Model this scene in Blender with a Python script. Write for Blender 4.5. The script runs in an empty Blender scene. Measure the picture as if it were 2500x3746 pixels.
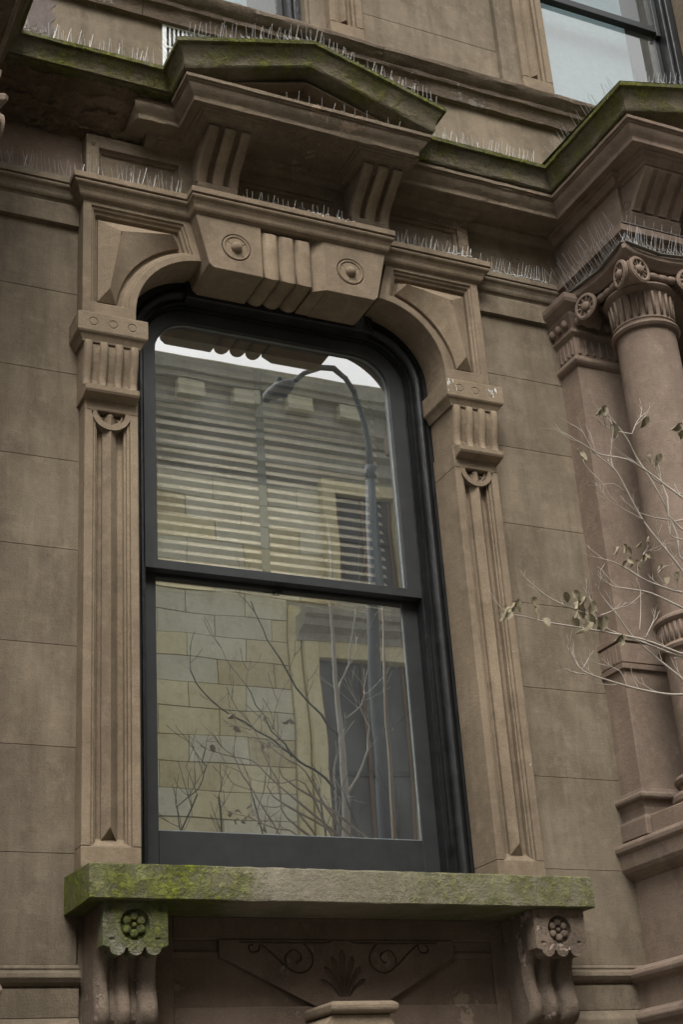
import bpy, bmesh, math, random
from mathutils import Vector, Matrix, noise
random.seed(7)
scene = bpy.context.scene

# ------------------------------------------------------------------ camera
cam_d = bpy.data.cameras.new('camera'); cam = bpy.data.objects.new('camera', cam_d)
scene.collection.objects.link(cam); scene.camera = cam
cam_d.sensor_fit = 'VERTICAL'; cam_d.sensor_height = 36.0; cam_d.sensor_width = 24.0
cam_d.lens = 52.14; cam_d.clip_start = 0.05; cam_d.clip_end = 600
rx, dn, fw = Vector((.90468, -.42110, -.06494)), Vector((.12478, .40756, -.90461)), Vector((.40740, .81029, .42126))
M = Matrix((rx, -dn, -fw)).transposed().to_4x4(); M.translation = Vector((-1.358, -5.0, 1.6))
cam.matrix_world = M

# ------------------------------------------------------------------ light
world = bpy.data.worlds.new('World'); scene.world = world; world.use_nodes = True
wn, wl = world.node_tree.nodes, world.node_tree.links
bg = wn['Background']; sky = wn.new('ShaderNodeTexSky'); sky.sky_type = 'NISHITA'; sky.sun_disc = False
SUN_EL, SUN_AZ = math.radians(50), math.radians(205)      # azimuth from +Y, clockwise
sky.sun_elevation = SUN_EL; sky.sun_rotation = SUN_AZ
sky.air_density = 1.0; sky.dust_density = 4.0; sky.ozone_density = 1.5
hs = wn.new('ShaderNodeHueSaturation'); hs.inputs['Saturation'].default_value = 0.12
wl.new(sky.outputs[0], hs.inputs['Color'])
tc = wn.new('ShaderNodeTexCoord'); sx = wn.new('ShaderNodeSeparateXYZ'); wl.new(tc.outputs['Generated'], sx.inputs[0])
mr = wn.new('ShaderNodeMapRange'); mr.inputs[3].default_value = .60; mr.inputs[4].default_value = 1.6; wl.new(sx.outputs[2], mr.inputs[0])   # overcast: zenith brighter than horizon
vm = wn.new('ShaderNodeVectorMath'); vm.operation = 'SCALE'; wl.new(hs.outputs[0], vm.inputs[0]); wl.new(mr.outputs[0], vm.inputs['Scale'])
wl.new(vm.outputs[0], bg.inputs['Color'])
bg.inputs['Strength'].default_value = 0.15
sl = bpy.data.lights.new('sun', 'SUN'); so = bpy.data.objects.new('sun', sl); scene.collection.objects.link(so)
sl.energy = 1.0; sl.angle = math.radians(25); sl.color = (1.0, .96, .90)
sd = Vector((math.sin(SUN_AZ) * math.cos(SUN_EL), math.cos(SUN_AZ) * math.cos(SUN_EL), math.sin(SUN_EL)))
so.rotation_euler = (-sd).to_track_quat('-Z', 'Y').to_euler(); so.location = sd * 30
scene.view_settings.view_transform = 'Standard'; scene.view_settings.look = 'None'
scene.view_settings.exposure = 0.68; scene.view_settings.gamma = 1.0; scene.view_settings.use_curve_mapping = False

# ------------------------------------------------------------------ materials
def nm(name):
    m = bpy.data.materials.new(name); m.use_nodes = True
    return m, m.node_tree.nodes, m.node_tree.links, m.node_tree.nodes['Principled BSDF']
def ramp(n, l, src, a, b, ca=(0, 0, 0, 1), cb=(1, 1, 1, 1)):
    r = n.new('ShaderNodeValToRGB'); r.color_ramp.elements[0].position = a; r.color_ramp.elements[1].position = b
    r.color_ramp.elements[0].color = ca; r.color_ramp.elements[1].color = cb
    l.new(src, r.inputs[0]); return r.outputs[0]
def noi(n, l, vec, scale, detail=4, rough=.55, sc=None, dim=None):
    t = n.new('ShaderNodeTexNoise'); t.inputs['Scale'].default_value = scale
    t.inputs['Detail'].default_value = detail; t.inputs['Roughness'].default_value = rough
    if sc:
        mp = n.new('ShaderNodeMapping'); mp.inputs['Scale'].default_value = sc
        l.new(vec, mp.inputs['Vector']); vec = mp.outputs[0]
    l.new(vec, t.inputs['Vector']); return t.outputs['Fac']
def mixc(n, l, fac, a, b, mode='MIX'):
    x = n.new('ShaderNodeMix'); x.data_type = 'RGBA'; x.blend_type = mode
    for sock, v in ((x.inputs[0], fac), (x.inputs[6], a), (x.inputs[7], b)):
        if hasattr(v, 'links'): l.new(v, sock)
        elif isinstance(v, (int, float)): sock.default_value = v
        else: sock.default_value = (*v, 1) if len(v) == 3 else v
    return x.outputs[2]
def mth(n, l, op, a, b=None, c=None):
    x = n.new('ShaderNodeMath'); x.operation = op
    for i, v in enumerate((a, b, c)):
        if v is None: continue
        if hasattr(v, 'links'): l.new(v, x.inputs[i])
        else: x.inputs[i].default_value = v
    return x.outputs[0]
def posn(n):
    g = n.new('ShaderNodeNewGeometry'); return g.outputs['Position']

def stone(name, c1, c2, patch=None, grain=.35, drops=.0, moss=None, streak=.25, rough_big=.3, mosscol=((.058, .068, .012), (.235, .240, .028)), dist=.008, grime=.55):
    """weathered stucco / brownstone; moss = None or a function giving a mask socket"""
    m, n, l, b = nm(name); P = posn(n)
    big = noi(n, l, P, 2.1, 6, .62)
    col = mixc(n, l, ramp(n, l, big, .36, .64), c1, c2)
    hue = noi(n, l, P, .9, 3, .5)                                  # slow drift between redder and greyer stone
    col = mixc(n, l, mth(n, l, 'MULTIPLY', ramp(n, l, hue, .4, .62), .35), col, (c1[0] * .98, c1[1] * 1.04, c1[2] * 1.10))
    st = noi(n, l, P, 4.5, 7, .66, sc=(2.6, 2.6, .30))             # run-off streaks
    col = mixc(n, l, mth(n, l, 'MULTIPLY', ramp(n, l, st, .46, .70), streak), col, tuple(x * .50 for x in c1))
    st2 = noi(n, l, P, 7, 6, .7, sc=(2.2, 2.2, .35))
    col = mixc(n, l, mth(n, l, 'MULTIPLY', ramp(n, l, st2, .56, .74), streak * .7), col, tuple(min(1, x * 1.30) for x in c2))
    blot = noi(n, l, P, 13, 8, .74)
    col = mixc(n, l, mth(n, l, 'MULTIPLY', ramp(n, l, blot, .50, .72), .40), col, tuple(min(1, x * 1.35) for x in c2))
    soot = noi(n, l, P, 6, 8, .72)
    col = mixc(n, l, mth(n, l, 'MULTIPLY', ramp(n, l, soot, .52, .76), grime), col, tuple(x * .42 for x in c1))
    if patch:
        pt = noi(n, l, P, 5.5, 9, .74)
        col = mixc(n, l, ramp(n, l, pt, .585, .615), col, patch)
    oi = n.new('ShaderNodeObjectInfo'); col = mixc(n, l, 1.0, col, mixc(n, l, oi.outputs['Random'], (.91, .91, .92), (1.07, 1.07, 1.06)), 'MULTIPLY')
    fine = noi(n, l, P, 150, 3, .7)
    col = mixc(n, l, .55, col, mixc(n, l, fine, (.30, .30, .30), (1.65, 1.65, 1.65)), 'MULTIPLY')
    brush = noi(n, l, P, 26, 6, .7, sc=(.35, .35, 3.2))            # faint horizontal tooling / trowel marks
    pits = noi(n, l, P, 75, 4, .65)
    pm = ramp(n, l, pits, .66, .72)
    col = mixc(n, l, mth(n, l, 'MULTIPLY', pm, .6), col, tuple(x * .35 for x in c1))
    hgt = mth(n, l, 'ADD', mth(n, l, 'MULTIPLY', fine, .45), mth(n, l, 'MULTIPLY', brush, .30))
    hgt = mth(n, l, 'ADD', hgt, mth(n, l, 'MULTIPLY', blot, rough_big * 3))
    hgt = mth(n, l, 'SUBTRACT', hgt, mth(n, l, 'MULTIPLY', pm, .25))
    if patch: hgt = mth(n, l, 'SUBTRACT', hgt, mth(n, l, 'MULTIPLY', ramp(n, l, pt, .585, .60), .5))
    rough = .92
    if moss:
        mk = moss(n, l, P)
        mn = noi(n, l, P, 24, 8, .76)
        mc = mixc(n, l, ramp(n, l, mn, .35, .68), mosscol[0], mosscol[1])
        mc = mixc(n, l, .7, mc, mixc(n, l, noi(n, l, P, 140, 3, .7), (.2, .2, .2), (1.8, 1.8, 1.8)), 'MULTIPLY')
        mk2 = mth(n, l, 'MULTIPLY', mk, ramp(n, l, noi(n, l, P, 48, 6, .75), .30, .52))
        col = mixc(n, l, mth(n, l, 'ADD', mth(n, l, 'MULTIPLY', mk, .35), mth(n, l, 'MULTIPLY', mk2, .65)), col, mc)
        hgt = mth(n, l, 'ADD', hgt, mth(n, l, 'MULTIPLY', mth(n, l, 'MULTIPLY', mk2, mn), 3.0))
    if drops:
        v = n.new('ShaderNodeTexVoronoi'); v.inputs['Scale'].default_value = 9.0
        mp = n.new('ShaderNodeMapping'); mp.inputs['Scale'].default_value = (1, 1, .55); l.new(P, mp.inputs['Vector'])
        l.new(mp.outputs[0], v.inputs['Vector'])
        dm = mth(n, l, 'LESS_THAN', mth(n, l, 'ADD', v.outputs['Distance'], mth(n, l, 'MULTIPLY', noi(n, l, P, 130, 2), .05)), drops + .018)
        col = mixc(n, l, mth(n, l, 'MULTIPLY', dm, .8), col, (.50, .52, .50))
    l.new(col, b.inputs['Base Color']); b.inputs['Roughness'].default_value = rough
    b.inputs['Specular IOR Level'].default_value = .2
    bp = n.new('ShaderNodeBump'); bp.inputs['Strength'].default_value = min(1, grain * 1.5); bp.inputs['Distance'].default_value = dist
    l.new(hgt, bp.inputs['Height']); l.new(bp.outputs[0], b.inputs['Normal'])
    return m

def xmask(lo, hi, soft=.12, base=0.0, nz=.25):
    """stain mask between two world x positions, broken up by noise"""
    def f(n, l, P):
        sp = n.new('ShaderNodeSeparateXYZ'); l.new(P, sp.inputs[0])
        w = mth(n, l, 'MULTIPLY', mth(n, l, 'SUBTRACT', noi(n, l, P, 5, 6, .7), .5), nz * 2.4)
        x = mth(n, l, 'ADD', sp.outputs[0], w)
        a = n.new('ShaderNodeMapRange'); a.interpolation_type = 'SMOOTHSTEP'
        a.inputs[1].default_value = lo - soft; a.inputs[2].default_value = lo + soft; l.new(x, a.inputs[0])
        c = n.new('ShaderNodeMapRange'); c.interpolation_type = 'SMOOTHSTEP'
        c.inputs[1].default_value = hi - soft; c.inputs[2].default_value = hi + soft
        c.inputs[3].default_value = 1; c.inputs[4].default_value = 0; l.new(x, c.inputs[0])
        return mth(n, l, 'MULTIPLY', a.outputs[0], c.outputs[0])
    return f
def sill_moss(n, l, P):
    a = xmask(-1, .52, .10)(n, l, P); b = xmask(1.15, 2.5, .3)(n, l, P)
    b = mth(n, l, 'MULTIPLY', b, ramp(n, l, noi(n, l, P, 14, 6, .75), .35, .75))
    s = mth(n, l, 'ADD', mth(n, l, 'MULTIPLY', a, mth(n, l, 'ADD', .45, mth(n, l, 'MULTIPLY', ramp(n, l, noi(n, l, P, 7, 6, .7), .4, .6), .5))), mth(n, l, 'MULTIPLY', b, .85))
    c = mth(n, l, 'MULTIPLY', ramp(n, l, noi(n, l, P, 6, 5, .7), .5, .8), .35)
    return mth(n, l, 'MINIMUM', mth(n, l, 'ADD', s, c), 1.0)
def crown_moss(lo, hi, mx):
    def f(n, l, P):
        return mth(n, l, 'MULTIPLY', ramp(n, l, noi(n, l, P, 6.5, 7, .72), lo, hi), mx)
    return f

TAN  = stone('brownstone_tan', (.180, .136, .091), (.266, .204, .139), drops=.022)
TAN2 = stone('brownstone_wall', (.148, .117, .081), (.240, .193, .137), drops=.012, streak=.5)
RED  = stone('brownstone_portico', (.163, .119, .088), (.248, .185, .141), drops=.016)
DARK = stone('brownstone_cornice_shaded', (.152, .117, .080), (.232, .182, .126), patch=(.25, .18, .125), grain=.55)  # same stone as TAN, darkened for the shade under the cornice
ROUGH = stone('brownstone_eroded', (.19, .135, .088), (.44, .32, .21), patch=(.48, .35, .23), grain=.9, rough_big=1.3, dist=.02)  # raw stone; pale patches and strong contrast paint the light on its facets
CROWN = stone('cornice_crown_mossy', (.110, .092, .058), (.190, .160, .108), grain=.8, moss=crown_moss(.45, .62, .85), rough_big=.6)
LIP  = stone('cornice_lip_mossy', (.11, .10, .05), (.18, .17, .10), grain=.9, moss=crown_moss(.36, .58, .85), drops=.05)
SILL = stone('sill_stone', (.190, .165, .115), (.280, .245, .180), grain=.7, moss=sill_moss, rough_big=.5, mosscol=((.065, .085, .010), (.23, .26, .030)), grime=.35)
SBRK = stone('sill_bracket_stone', (.135, .102, .075), (.235, .180, .136), patch=(.34, .26, .21), grain=.7, rough_big=.5)
SBRKM = stone('sill_bracket_mossy', (.18, .165, .12), (.27, .25, .19), grain=.8, moss=crown_moss(.36, .54, .85), rough_big=.6, mosscol=((.060, .075, .012), (.21, .23, .04)))
APR  = stone('apron_stone', (.115, .082, .060), (.160, .117, .086), patch=(.185, .14, .10), grain=.4)
PATCH = stone('stucco_patch_grey', (.135, .11, .098), (.18, .148, .132), grain=.3)
BELTM = stone('belt_weathered', (.120, .090, .062), (.195, .150, .108), patch=(.27, .235, .19), grain=.8, rough_big=.7)

def paint(name, c, rough=.45, bump=.15, var=.25, spec=.5):
    m, n, l, b = nm(name); P = posn(n)
    f = noi(n, l, P, 12, 6, .65)
    l.new(mixc(n, l, ramp(n, l, f, .35, .75), c, tuple(min(1, x * (1 + var * 2) + .004) for x in c)), b.inputs['Base Color'])
    b.inputs['Roughness'].default_value = rough; b.inputs['Specular IOR Level'].default_value = spec
    bp = n.new('ShaderNodeBump'); bp.inputs['Strength'].default_value = bump; bp.inputs['Distance'].default_value = .003
    h = mth(n, l, 'ADD', noi(n, l, P, 70, 4, .6, sc=(1.5, 1.5, .3)), mth(n, l, 'MULTIPLY', f, .5))
    l.new(h, bp.inputs['Height']); l.new(bp.outputs[0], b.inputs['Normal'])
    return m
SASH = paint('sash_paint', (.0145, .0155, .016), .5, .2)
CASE = paint('casing_paint', (.0065, .0068, .007), .42, 1.0, .6, .35)
WHITEP = paint('white_paint', (.55, .56, .54), .6, .3)
BLACK = paint('dark_interior', (.012, .011, .010), .9, .05)
def plain(name, c, rough=.7, metal=0, spec=.5):
    m, n, l, b = nm(name); P = posn(n)
    f = noi(n, l, P, 40, 4, .6)
    l.new(mixc(n, l, f, tuple(x * .8 for x in c), tuple(min(1, x * 1.2) for x in c)), b.inputs['Base Color'])
    b.inputs['Roughness'].default_value = rough; b.inputs['Metallic'].default_value = metal
    b.inputs['Specular IOR Level'].default_value = spec
    return m
SLAT = plain('blind_slat', (.84, .76, .60), .55)
TAPE = plain('blind_tape', (.05, .07, .075), .8)
CORDC = plain('blind_cord', (.55, .50, .40), .8)
ROOM = plain('room_wall', (.34, .31, .26), .9)
SPIKE = plain('spike_steel', (.40, .41, .40), .45, .2)
SPBASE = plain('spike_base_plastic', (.13, .12, .10), .7)
BARK = plain('twig_bark', (.35, .30, .245), .8)
BARKP = plain('pale_bark', (.42, .40, .36), .8)
BARKD = plain('dark_twig', (.045, .038, .032), .8)
LAMPM = plain('lamp_grey_metal', (.085, .10, .115), .75, 0)
LENS = plain('lamp_lens', (.55, .56, .55), .3)
ASPH = stone('asphalt', (.045, .045, .046), (.06, .06, .06), grain=.4)
PAVE = stone('pavement_slate', (.145, .138, .120), (.20, .19, .17), grain=.3)
KERB = stone('kerb_granite', (.22, .22, .22), (.32, .32, .31), grain=.3)
RWOOD = plain('shutter_wood', (.15, .09, .05), .6)
FARP = plain('far_pane_dark', (.045, .045, .043), .4)

def leafmat():
    m, n, l, b = nm('dry_leaf'); P = posn(n)
    f = noi(n, l, P, 38, 5, .7)
    oi = n.new('ShaderNodeObjectInfo')
    c = mixc(n, l, f, (.15, .115, .045), (.40, .35, .25))
    c = mixc(n, l, ramp(n, l, oi.outputs['Random'], .3, .9), c, mixc(n, l, f, (.11, .09, .04), (.36, .31, .21)))
    l.new(c, b.inputs['Base Color']); b.inputs['Roughness'].default_value = .75
    b.inputs['Transmission Weight'].default_value = 0
    return m
LEAF = leafmat()

def glassmat(name, refl, tint, wav=.02, scale=2.2, fk=.15):
    m, n, l, b = nm(name); P = posn(n); n.remove(b)
    tr = n.new('ShaderNodeBsdfTransparent'); tr.inputs[0].default_value = (*tint, 1)
    gl = n.new('ShaderNodeBsdfGlossy'); gl.inputs['Roughness'].default_value = .0
    gl.inputs[0].default_value = (1.0, 1.0, .96, 1)
    bp = n.new('ShaderNodeBump'); bp.inputs['Strength'].default_value = 1.0; bp.inputs['Distance'].default_value = wav
    h = mth(n, l, 'ADD', noi(n, l, P, scale, 1, .4), mth(n, l, 'MULTIPLY', noi(n, l, P, scale * 3, 1, .4, sc=(.5, 1, 1.4)), .10))
    l.new(h, bp.inputs['Height']); l.new(bp.outputs[0], gl.inputs['Normal'])
    df = n.new('ShaderNodeBsdfDiffuse'); df.inputs[0].default_value = (.55, .58, .57, 1)
    lw = n.new('ShaderNodeLayerWeight'); lw.inputs['Blend'].default_value = .35
    fac = mth(n, l, 'ADD', refl, mth(n, l, 'MULTIPLY', lw.outputs['Fresnel'], fk))
    fac = mth(n, l, 'MINIMUM', fac, .95)
    mx = n.new('ShaderNodeMixShader'); l.new(fac, mx.inputs[0]); l.new(tr.outputs[0], mx.inputs[1]); l.new(gl.outputs[0], mx.inputs[2])
    mx2 = n.new('ShaderNodeMixShader')                                    # thin film of dust
    l.new(mth(n, l, 'MULTIPLY', ramp(n, l, noi(n, l, P, 4, 7, .7, sc=(1, 1, .35)), .15, .9), .13), mx2.inputs[0])
    l.new(mx.outputs[0], mx2.inputs[1]); l.new(df.outputs[0], mx2.inputs[2])
    l.new(mx2.outputs[0], n['Material Output'].inputs[0]); return m
GLASS = glassmat('window_glass', .58, (.92, .94, .93), .0011, 1.6)
GLASSB = glassmat('upper_sash_glass', .50, (.97, .97, .95), .0013, 1.6)
GLASSU = glassmat('upper_window_glass', .13, (.62, .68, .69), .002, 1.0)
GLASSR = glassmat('far_window_glass', .10, (.4, .4, .4), .0)

# ------------------------------------------------------------------ helpers
COL = scene.collection
MIRX = [False]                                   # when True, geometry is mirrored about the window axis (x -> 1.93 - x)
def fx(v):
    return (1.93 - v[0], v[1], v[2]) if MIRX[0] else tuple(v)
def empty(name, loc=(0, 0, 0), label=None, cat=None, group=None, parent=None):
    o = bpy.data.objects.new(name, None); COL.objects.link(o); o.location = loc
    o.empty_display_size = .1
    if label: o['label'] = label
    if cat: o['category'] = cat
    if group: o['group'] = group
    if parent: o.parent = parent
    return o
def obj(name, verts, faces, mat, parent=None, bevel=0, smooth=False, seg=1, angle=35, raw=False):
    me = bpy.data.meshes.new(name)
    vs = [tuple(v) for v in verts] if raw else [fx(v) for v in verts]
    me.from_pydata(vs, [], faces)
    bm = bmesh.new(); bm.from_mesh(me); bmesh.ops.recalc_face_normals(bm, faces=bm.faces); bm.to_mesh(me); bm.free()
    if mat is not None: me.materials.append(mat)
    o = bpy.data.objects.new(name, me); COL.objects.link(o)
    if parent is not None: o.parent = parent
    if smooth: me.polygons.foreach_set('use_smooth', [True] * len(me.polygons))
    if smooth == 'auto':
        bm = bmesh.new(); bm.from_mesh(me)
        for e in bm.edges:
            if len(e.link_faces) == 2 and e.calc_face_angle(0) > math.radians(angle): e.smooth = False
        bm.to_mesh(me); bm.free()
    if bevel:
        mod = o.modifiers.new('bevel', 'BEVEL'); mod.width = bevel; mod.segments = seg
        mod.limit_method = 'ANGLE'; mod.angle_limit = math.radians(28); mod.use_clamp_overlap = True
    return o
class G:
    """collects simple shapes into one mesh"""
    def __init__(s): s.v, s.f = [], []
    def add(s, v, f):
        k = len(s.v); s.v += [tuple(p) for p in v]; s.f += [tuple(i + k for i in q) for q in f]; return s
    def box(s, x0, x1, y0, y1, z0, z1):
        return s.add([(x0, y0, z0), (x1, y0, z0), (x1, y1, z0), (x0, y1, z0), (x0, y0, z1), (x1, y0, z1), (x1, y1, z1), (x0, y1, z1)],
                     [(0, 1, 2, 3), (4, 5, 6, 7), (0, 1, 5, 4), (1, 2, 6, 5), (2, 3, 7, 6), (3, 0, 4, 7)])
    def px(s, prof, x0, x1):                       # (y,z) profile extruded along x
        n = len(prof)
        return s.add([(x0, y, z) for y, z in prof] + [(x1, y, z) for y, z in prof],
                     [tuple(range(n)), tuple(range(n, 2 * n))] + [(i, (i + 1) % n, n + (i + 1) % n, n + i) for i in range(n)])
    def py(s, prof, y0, y1):                       # (x,z) profile extruded along y
        n = len(prof)
        return s.add([(x, y0, z) for x, z in prof] + [(x, y1, z) for x, z in prof],
                     [tuple(range(n)), tuple(range(n, 2 * n))] + [(i, (i + 1) % n, n + (i + 1) % n, n + i) for i in range(n)])
    def pz(s, prof, z0, z1):                       # (x,y) profile extruded along z
        n = len(prof)
        return s.add([(x, y, z0) for x, y in prof] + [(x, y, z1) for x, y in prof],
                     [tuple(range(n)), tuple(range(n, 2 * n))] + [(i, (i + 1) % n, n + (i + 1) % n, n + i) for i in range(n)])
    def loft(s, loops, close=True, cap0=False, cap1=False):
        n = len(loops[0]); k = len(s.v)
        for L in loops: s.v += [tuple(p) for p in L]
        for a in range(len(loops) - 1):
            for i in range(n if close else n - 1):
                j = (i + 1) % n
                s.f.append((k + a * n + i, k + a * n + j, k + (a + 1) * n + j, k + (a + 1) * n + i))
        if cap0: s.f.append(tuple(k + i for i in range(n)))
        if cap1: s.f.append(tuple(k + (len(loops) - 1) * n + i for i in range(n)))
        return s
    def block(s, x0, x1, y, yb, rows, ql=1, qr=1):   # moulded block: rows of (z, projection)
        loops = [[(x0 - q * ql, yb, z), (x0 - q * ql, y - q, z), (x1 + q * qr, y - q, z), (x1 + q * qr, yb, z)] for z, q in rows]
        return s.loft(loops, True, True, True)
    def lathe(s, cx, cy, prof, n=32, a0=0):
        loops = [[(cx + r * math.cos(a0 + 2 * math.pi * i / n), cy + r * math.sin(a0 + 2 * math.pi * i / n), z) for i in range(n)] for r, z in prof]
        return s.loft(loops, True, True, True)
    def tube(s, pts, rad, n=6, caps=True):
        pts = [Vector(p) for p in pts]; loops = []
        R = rad if isinstance(rad, (list, tuple)) else [rad] * len(pts)
        up = Vector((.13, .31, .94))
        for i, p in enumerate(pts):
            t = (pts[min(i + 1, len(pts) - 1)] - pts[max(i - 1, 0)])
            t = t.normalized() if t.length > 1e-9 else Vector((0, 0, 1))
            u = t.cross(up); 
            if u.length < 1e-3: u = t.cross(Vector((1, 0, 0)))
            u.normalize(); w = t.cross(u)
            loops.append([tuple(p + R[i] * (math.cos(2 * math.pi * k / n) * u + math.sin(2 * math.pi * k / n) * w)) for k in range(n)])
        return s.loft(loops, True, caps, caps)
    def ball(s, c, r, ny=6, n=10, sc=(1, 1, 1)):
        loops = []
        for j in range(1, ny):
            th = math.pi * j / ny
            loops.append([(c[0] + sc[0] * r * math.sin(th) * math.cos(2 * math.pi * i / n), c[1] + sc[1] * r * math.sin(th) * math.sin(2 * math.pi * i / n), c[2] + sc[2] * r * math.cos(th)) for i in range(n)])
        return s.loft(loops, True, True, True)
    def torus_y(s, cx, cy, cz, R, r, n=28, m=8, a0=0, a1=2 * math.pi, sy=1):   # ring facing -y
        full = abs(a1 - a0 - 2 * math.pi) < 1e-6
        N = n if full else n + 1; loops = []
        for i in range(N):
            a = a0 + (a1 - a0) * i / n
            loops.append([(cx + (R + r * math.cos(2 * math.pi * k / m)) * math.cos(a), cy + sy * r * math.sin(2 * math.pi * k / m), cz + (R + r * math.cos(2 * math.pi * k / m)) * math.sin(a)) for k in range(m)])
        if full: loops.append(loops[0])
        return s.loft(loops, True, not full, not full)
    def make(s, name, mat, parent=None, **k): return obj(name, s.v, s.f, mat, parent, **k)

def cut(o, cutter):
    """carve the cutter (a G) out of object o for good"""
    c = cutter.make('cutter', None)
    b = o.modifiers.new('carve', 'BOOLEAN'); b.operation = 'DIFFERENCE'; b.solver = 'EXACT'; b.object = c
    b.use_self = True
    o.modifiers.move(len(o.modifiers) - 1, 0)
    keep = [(m.name, m.show_viewport) for m in o.modifiers]
    for m in o.modifiers: m.show_viewport = (m.name == 'carve')
    bpy.context.view_layer.update()
    dg = bpy.context.evaluated_depsgraph_get()
    me = bpy.data.meshes.new_from_object(o.evaluated_get(dg))
    for m in o.modifiers: m.show_viewport = True
    o.modifiers.remove(b); o.data = me
    bpy.data.objects.remove(c)
    return o
def lab(o, t): o['label'] = t; return o

# ------------------------------------------------------------------ setting: ground, pavement, road
def setting(name, x0, x1, y0, y1, z0, z1, mat):
    o = G().box(x0, x1, y0, y1, z0, z1).make(name, mat, raw=True); o['kind'] = 'structure'; return o
setting('ground', -150, 150, -150, 150, -.5, -.02, PAVE)
setting('road', -80, 80, -11.2, -6.35, -.02, 0.0, ASPH)
setting('pavement', -80, 80, -6.2, 0.0, -.02, .13, PAVE)
setting('pavement', -80, 80, -14.0, -11.35, -.02, .13, PAVE)
setting('kerb', -80, 80, -6.35, -6.2, -.02, .125, KERB)
setting('kerb', -80, 80, -11.35, -11.2, -.02, .125, KERB)

# ================================================================== THE HOUSE
house = empty('brownstone_house', (0, 0, 0.13), 'weathered brown stucco row house with a tall carved window and mossy cornices', 'house')
H = house
def hp(o):   # keep world placement although the house empty sits on the pavement
    if o.parent == house: o.location.z -= .13
    return o
_obj = obj
def obj(*a, **k):
    o = _obj(*a, **k); 
    if o.parent is house: o.location.z -= .13
    return o
def part(name, parent=None):
    e = bpy.data.objects.new(name, None); COL.objects.link(e); e.empty_display_size = .05
    e.parent = parent or house
    if e.parent is house: e.location.z -= .13
    return e

# backing of the wall (mortar plane) with the window openings left free
w = G()
w.box(-6, .22, .012, .38, 0.13, 6.2); w.box(1.71, 2.9, .012, .38, 0.13, 6.2)
w.box(.22, 1.71, .012, .38, 0.13, 2.60); w.box(.22, 1.71, .30, .38, 5.30, 6.2); w.box(.22, 1.71, .012, .29, 5.42, 6.2)
w.box(-6, 8, .012, .38, 6.2, 6.80)
w.box(4.3, 8, .012, .38, .13, 6.2); w.box(2.9, 4.3, .9, 1.1, .13, 6.9); w.box(2.85, 4.35, .3805, .9, 6.0, 6.2)
w.box(-6, -.55, .013, .38, 6.8, 11.5); w.box(1.16, 2.56, .013, .38, 6.8, 11.5); w.box(3.66, 8, .013, .38, 6.8, 11.5)
w.box(-.55, 1.16, .013, .38, 9.3, 11.5); w.box(2.56, 3.66, .013, .38, 9.3, 11.5)
w.make('wall_core', TAN2, H)

# ashlar blocks scored in the stucco, one object each
def block(x0, x1, z0, z1, mat=TAN2, y=0, d=.012, parent=H):
    g = .0006
    return G().box(x0, x1, y, y + d + .02, z0 + g, z1 - g).make('wall_block', mat, parent, bevel=.0013)
ZJ = [2.375, 2.745, 3.121, 3.502, 3.885, 4.259, 4.646, 5.022, 5.345]
for a, b in zip(ZJ[:-1], ZJ[1:]):
    block(-.42, .046, a, b); block(1.885, 2.372, a, b)
for a, b in zip([.5, .98, 1.42, 1.86], [.98, 1.42, 1.86, 2.205]):
    block(-.42, .046, a, b); block(1.885, 2.372, a, b)
# frieze wall behind the entablature, plain blocks left and right
G().box(-.52, .037, 0, .03, 5.557, 5.83).make('wall_block', RED, H, bevel=.002)
G().box(1.905, 2.45, 0, .03, 5.557, 5.83).make('wall_block', DARK, H, bevel=.002)
# wall between cornice and belt course
xs = [-1.6, .18, 1.02, 2.35, 4.2]
for a, b in zip(xs[:-1], xs[1:]): block(a, b, 6.05, 6.60)
# upper storey blocks
for (x0, x1) in ((1.43, 2.262),):
    for a, b in zip([6.75, 7.03, 7.45, 7.87], [7.03, 7.45, 7.87, 8.3]): block(x0, x1, a, b)
for (x0, x1) in ((3.9, 4.9), (-1.8, -.8)):
    for a, b in zip([6.75, 7.03, 7.45, 7.87], [7.03, 7.45, 7.87, 8.3]): block(x0, x1, a, b)
# peeled patch of the stucco, upper left
pp = []
rr = random.Random(3)
for i in range(40):
    t = i / 39; pp.append((-.105 + .010 * math.sin(i * .55) + rr.uniform(-.002, .002), 6.56 - .27 * t))
pp = [(-.75, 6.585)] + [(-.10, 6.585)] + pp[2:] + [(-.17, 6.275), (-.26, 6.30), (-.36, 6.27), (-.75, 6.25)]
lab(G().py([(x, z) for x, z in pp], -.0025, .01).make('stucco_patch', PATCH, H), 'greyer peeled patch of stucco with a ragged edge')

# ---------------------------------------------------------- lower belt left and right of the sill
def belt(x0, x1, y=0, mat=TAN2):
    g = G(); g.px([(.01, 2.205), (y - .018, 2.205), (y - .018, 2.292), (y - .012, 2.300), (y - .004, 2.303), (y - .012, 2.306), (y - .030, 2.316),
                   (y - .040, 2.330), (y - .036, 2.344), (y - .020, 2.352), (y - .016, 2.356), (y - .020, 2.362), (y - .012, 2.374), (.01, 2.376)], x0, x1)
    return g.make('belt_moulding', mat, H, bevel=.0015)
belt(-.42, .05); belt(1.90, 2.372)
G().px([(.01, 1.9), (-.05, 1.9), (-.05, 2.17), (-.018, 2.2045), (.01, 2.2045)], -.42, .05).make('base_course', TAN2, H, bevel=.004)
G().px([(.01, 1.9), (-.05, 1.9), (-.05, 2.17), (-.018, 2.2045), (.01, 2.2045)], 1.90, 2.372).make('base_course', TAN2, H, bevel=.004)

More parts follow.
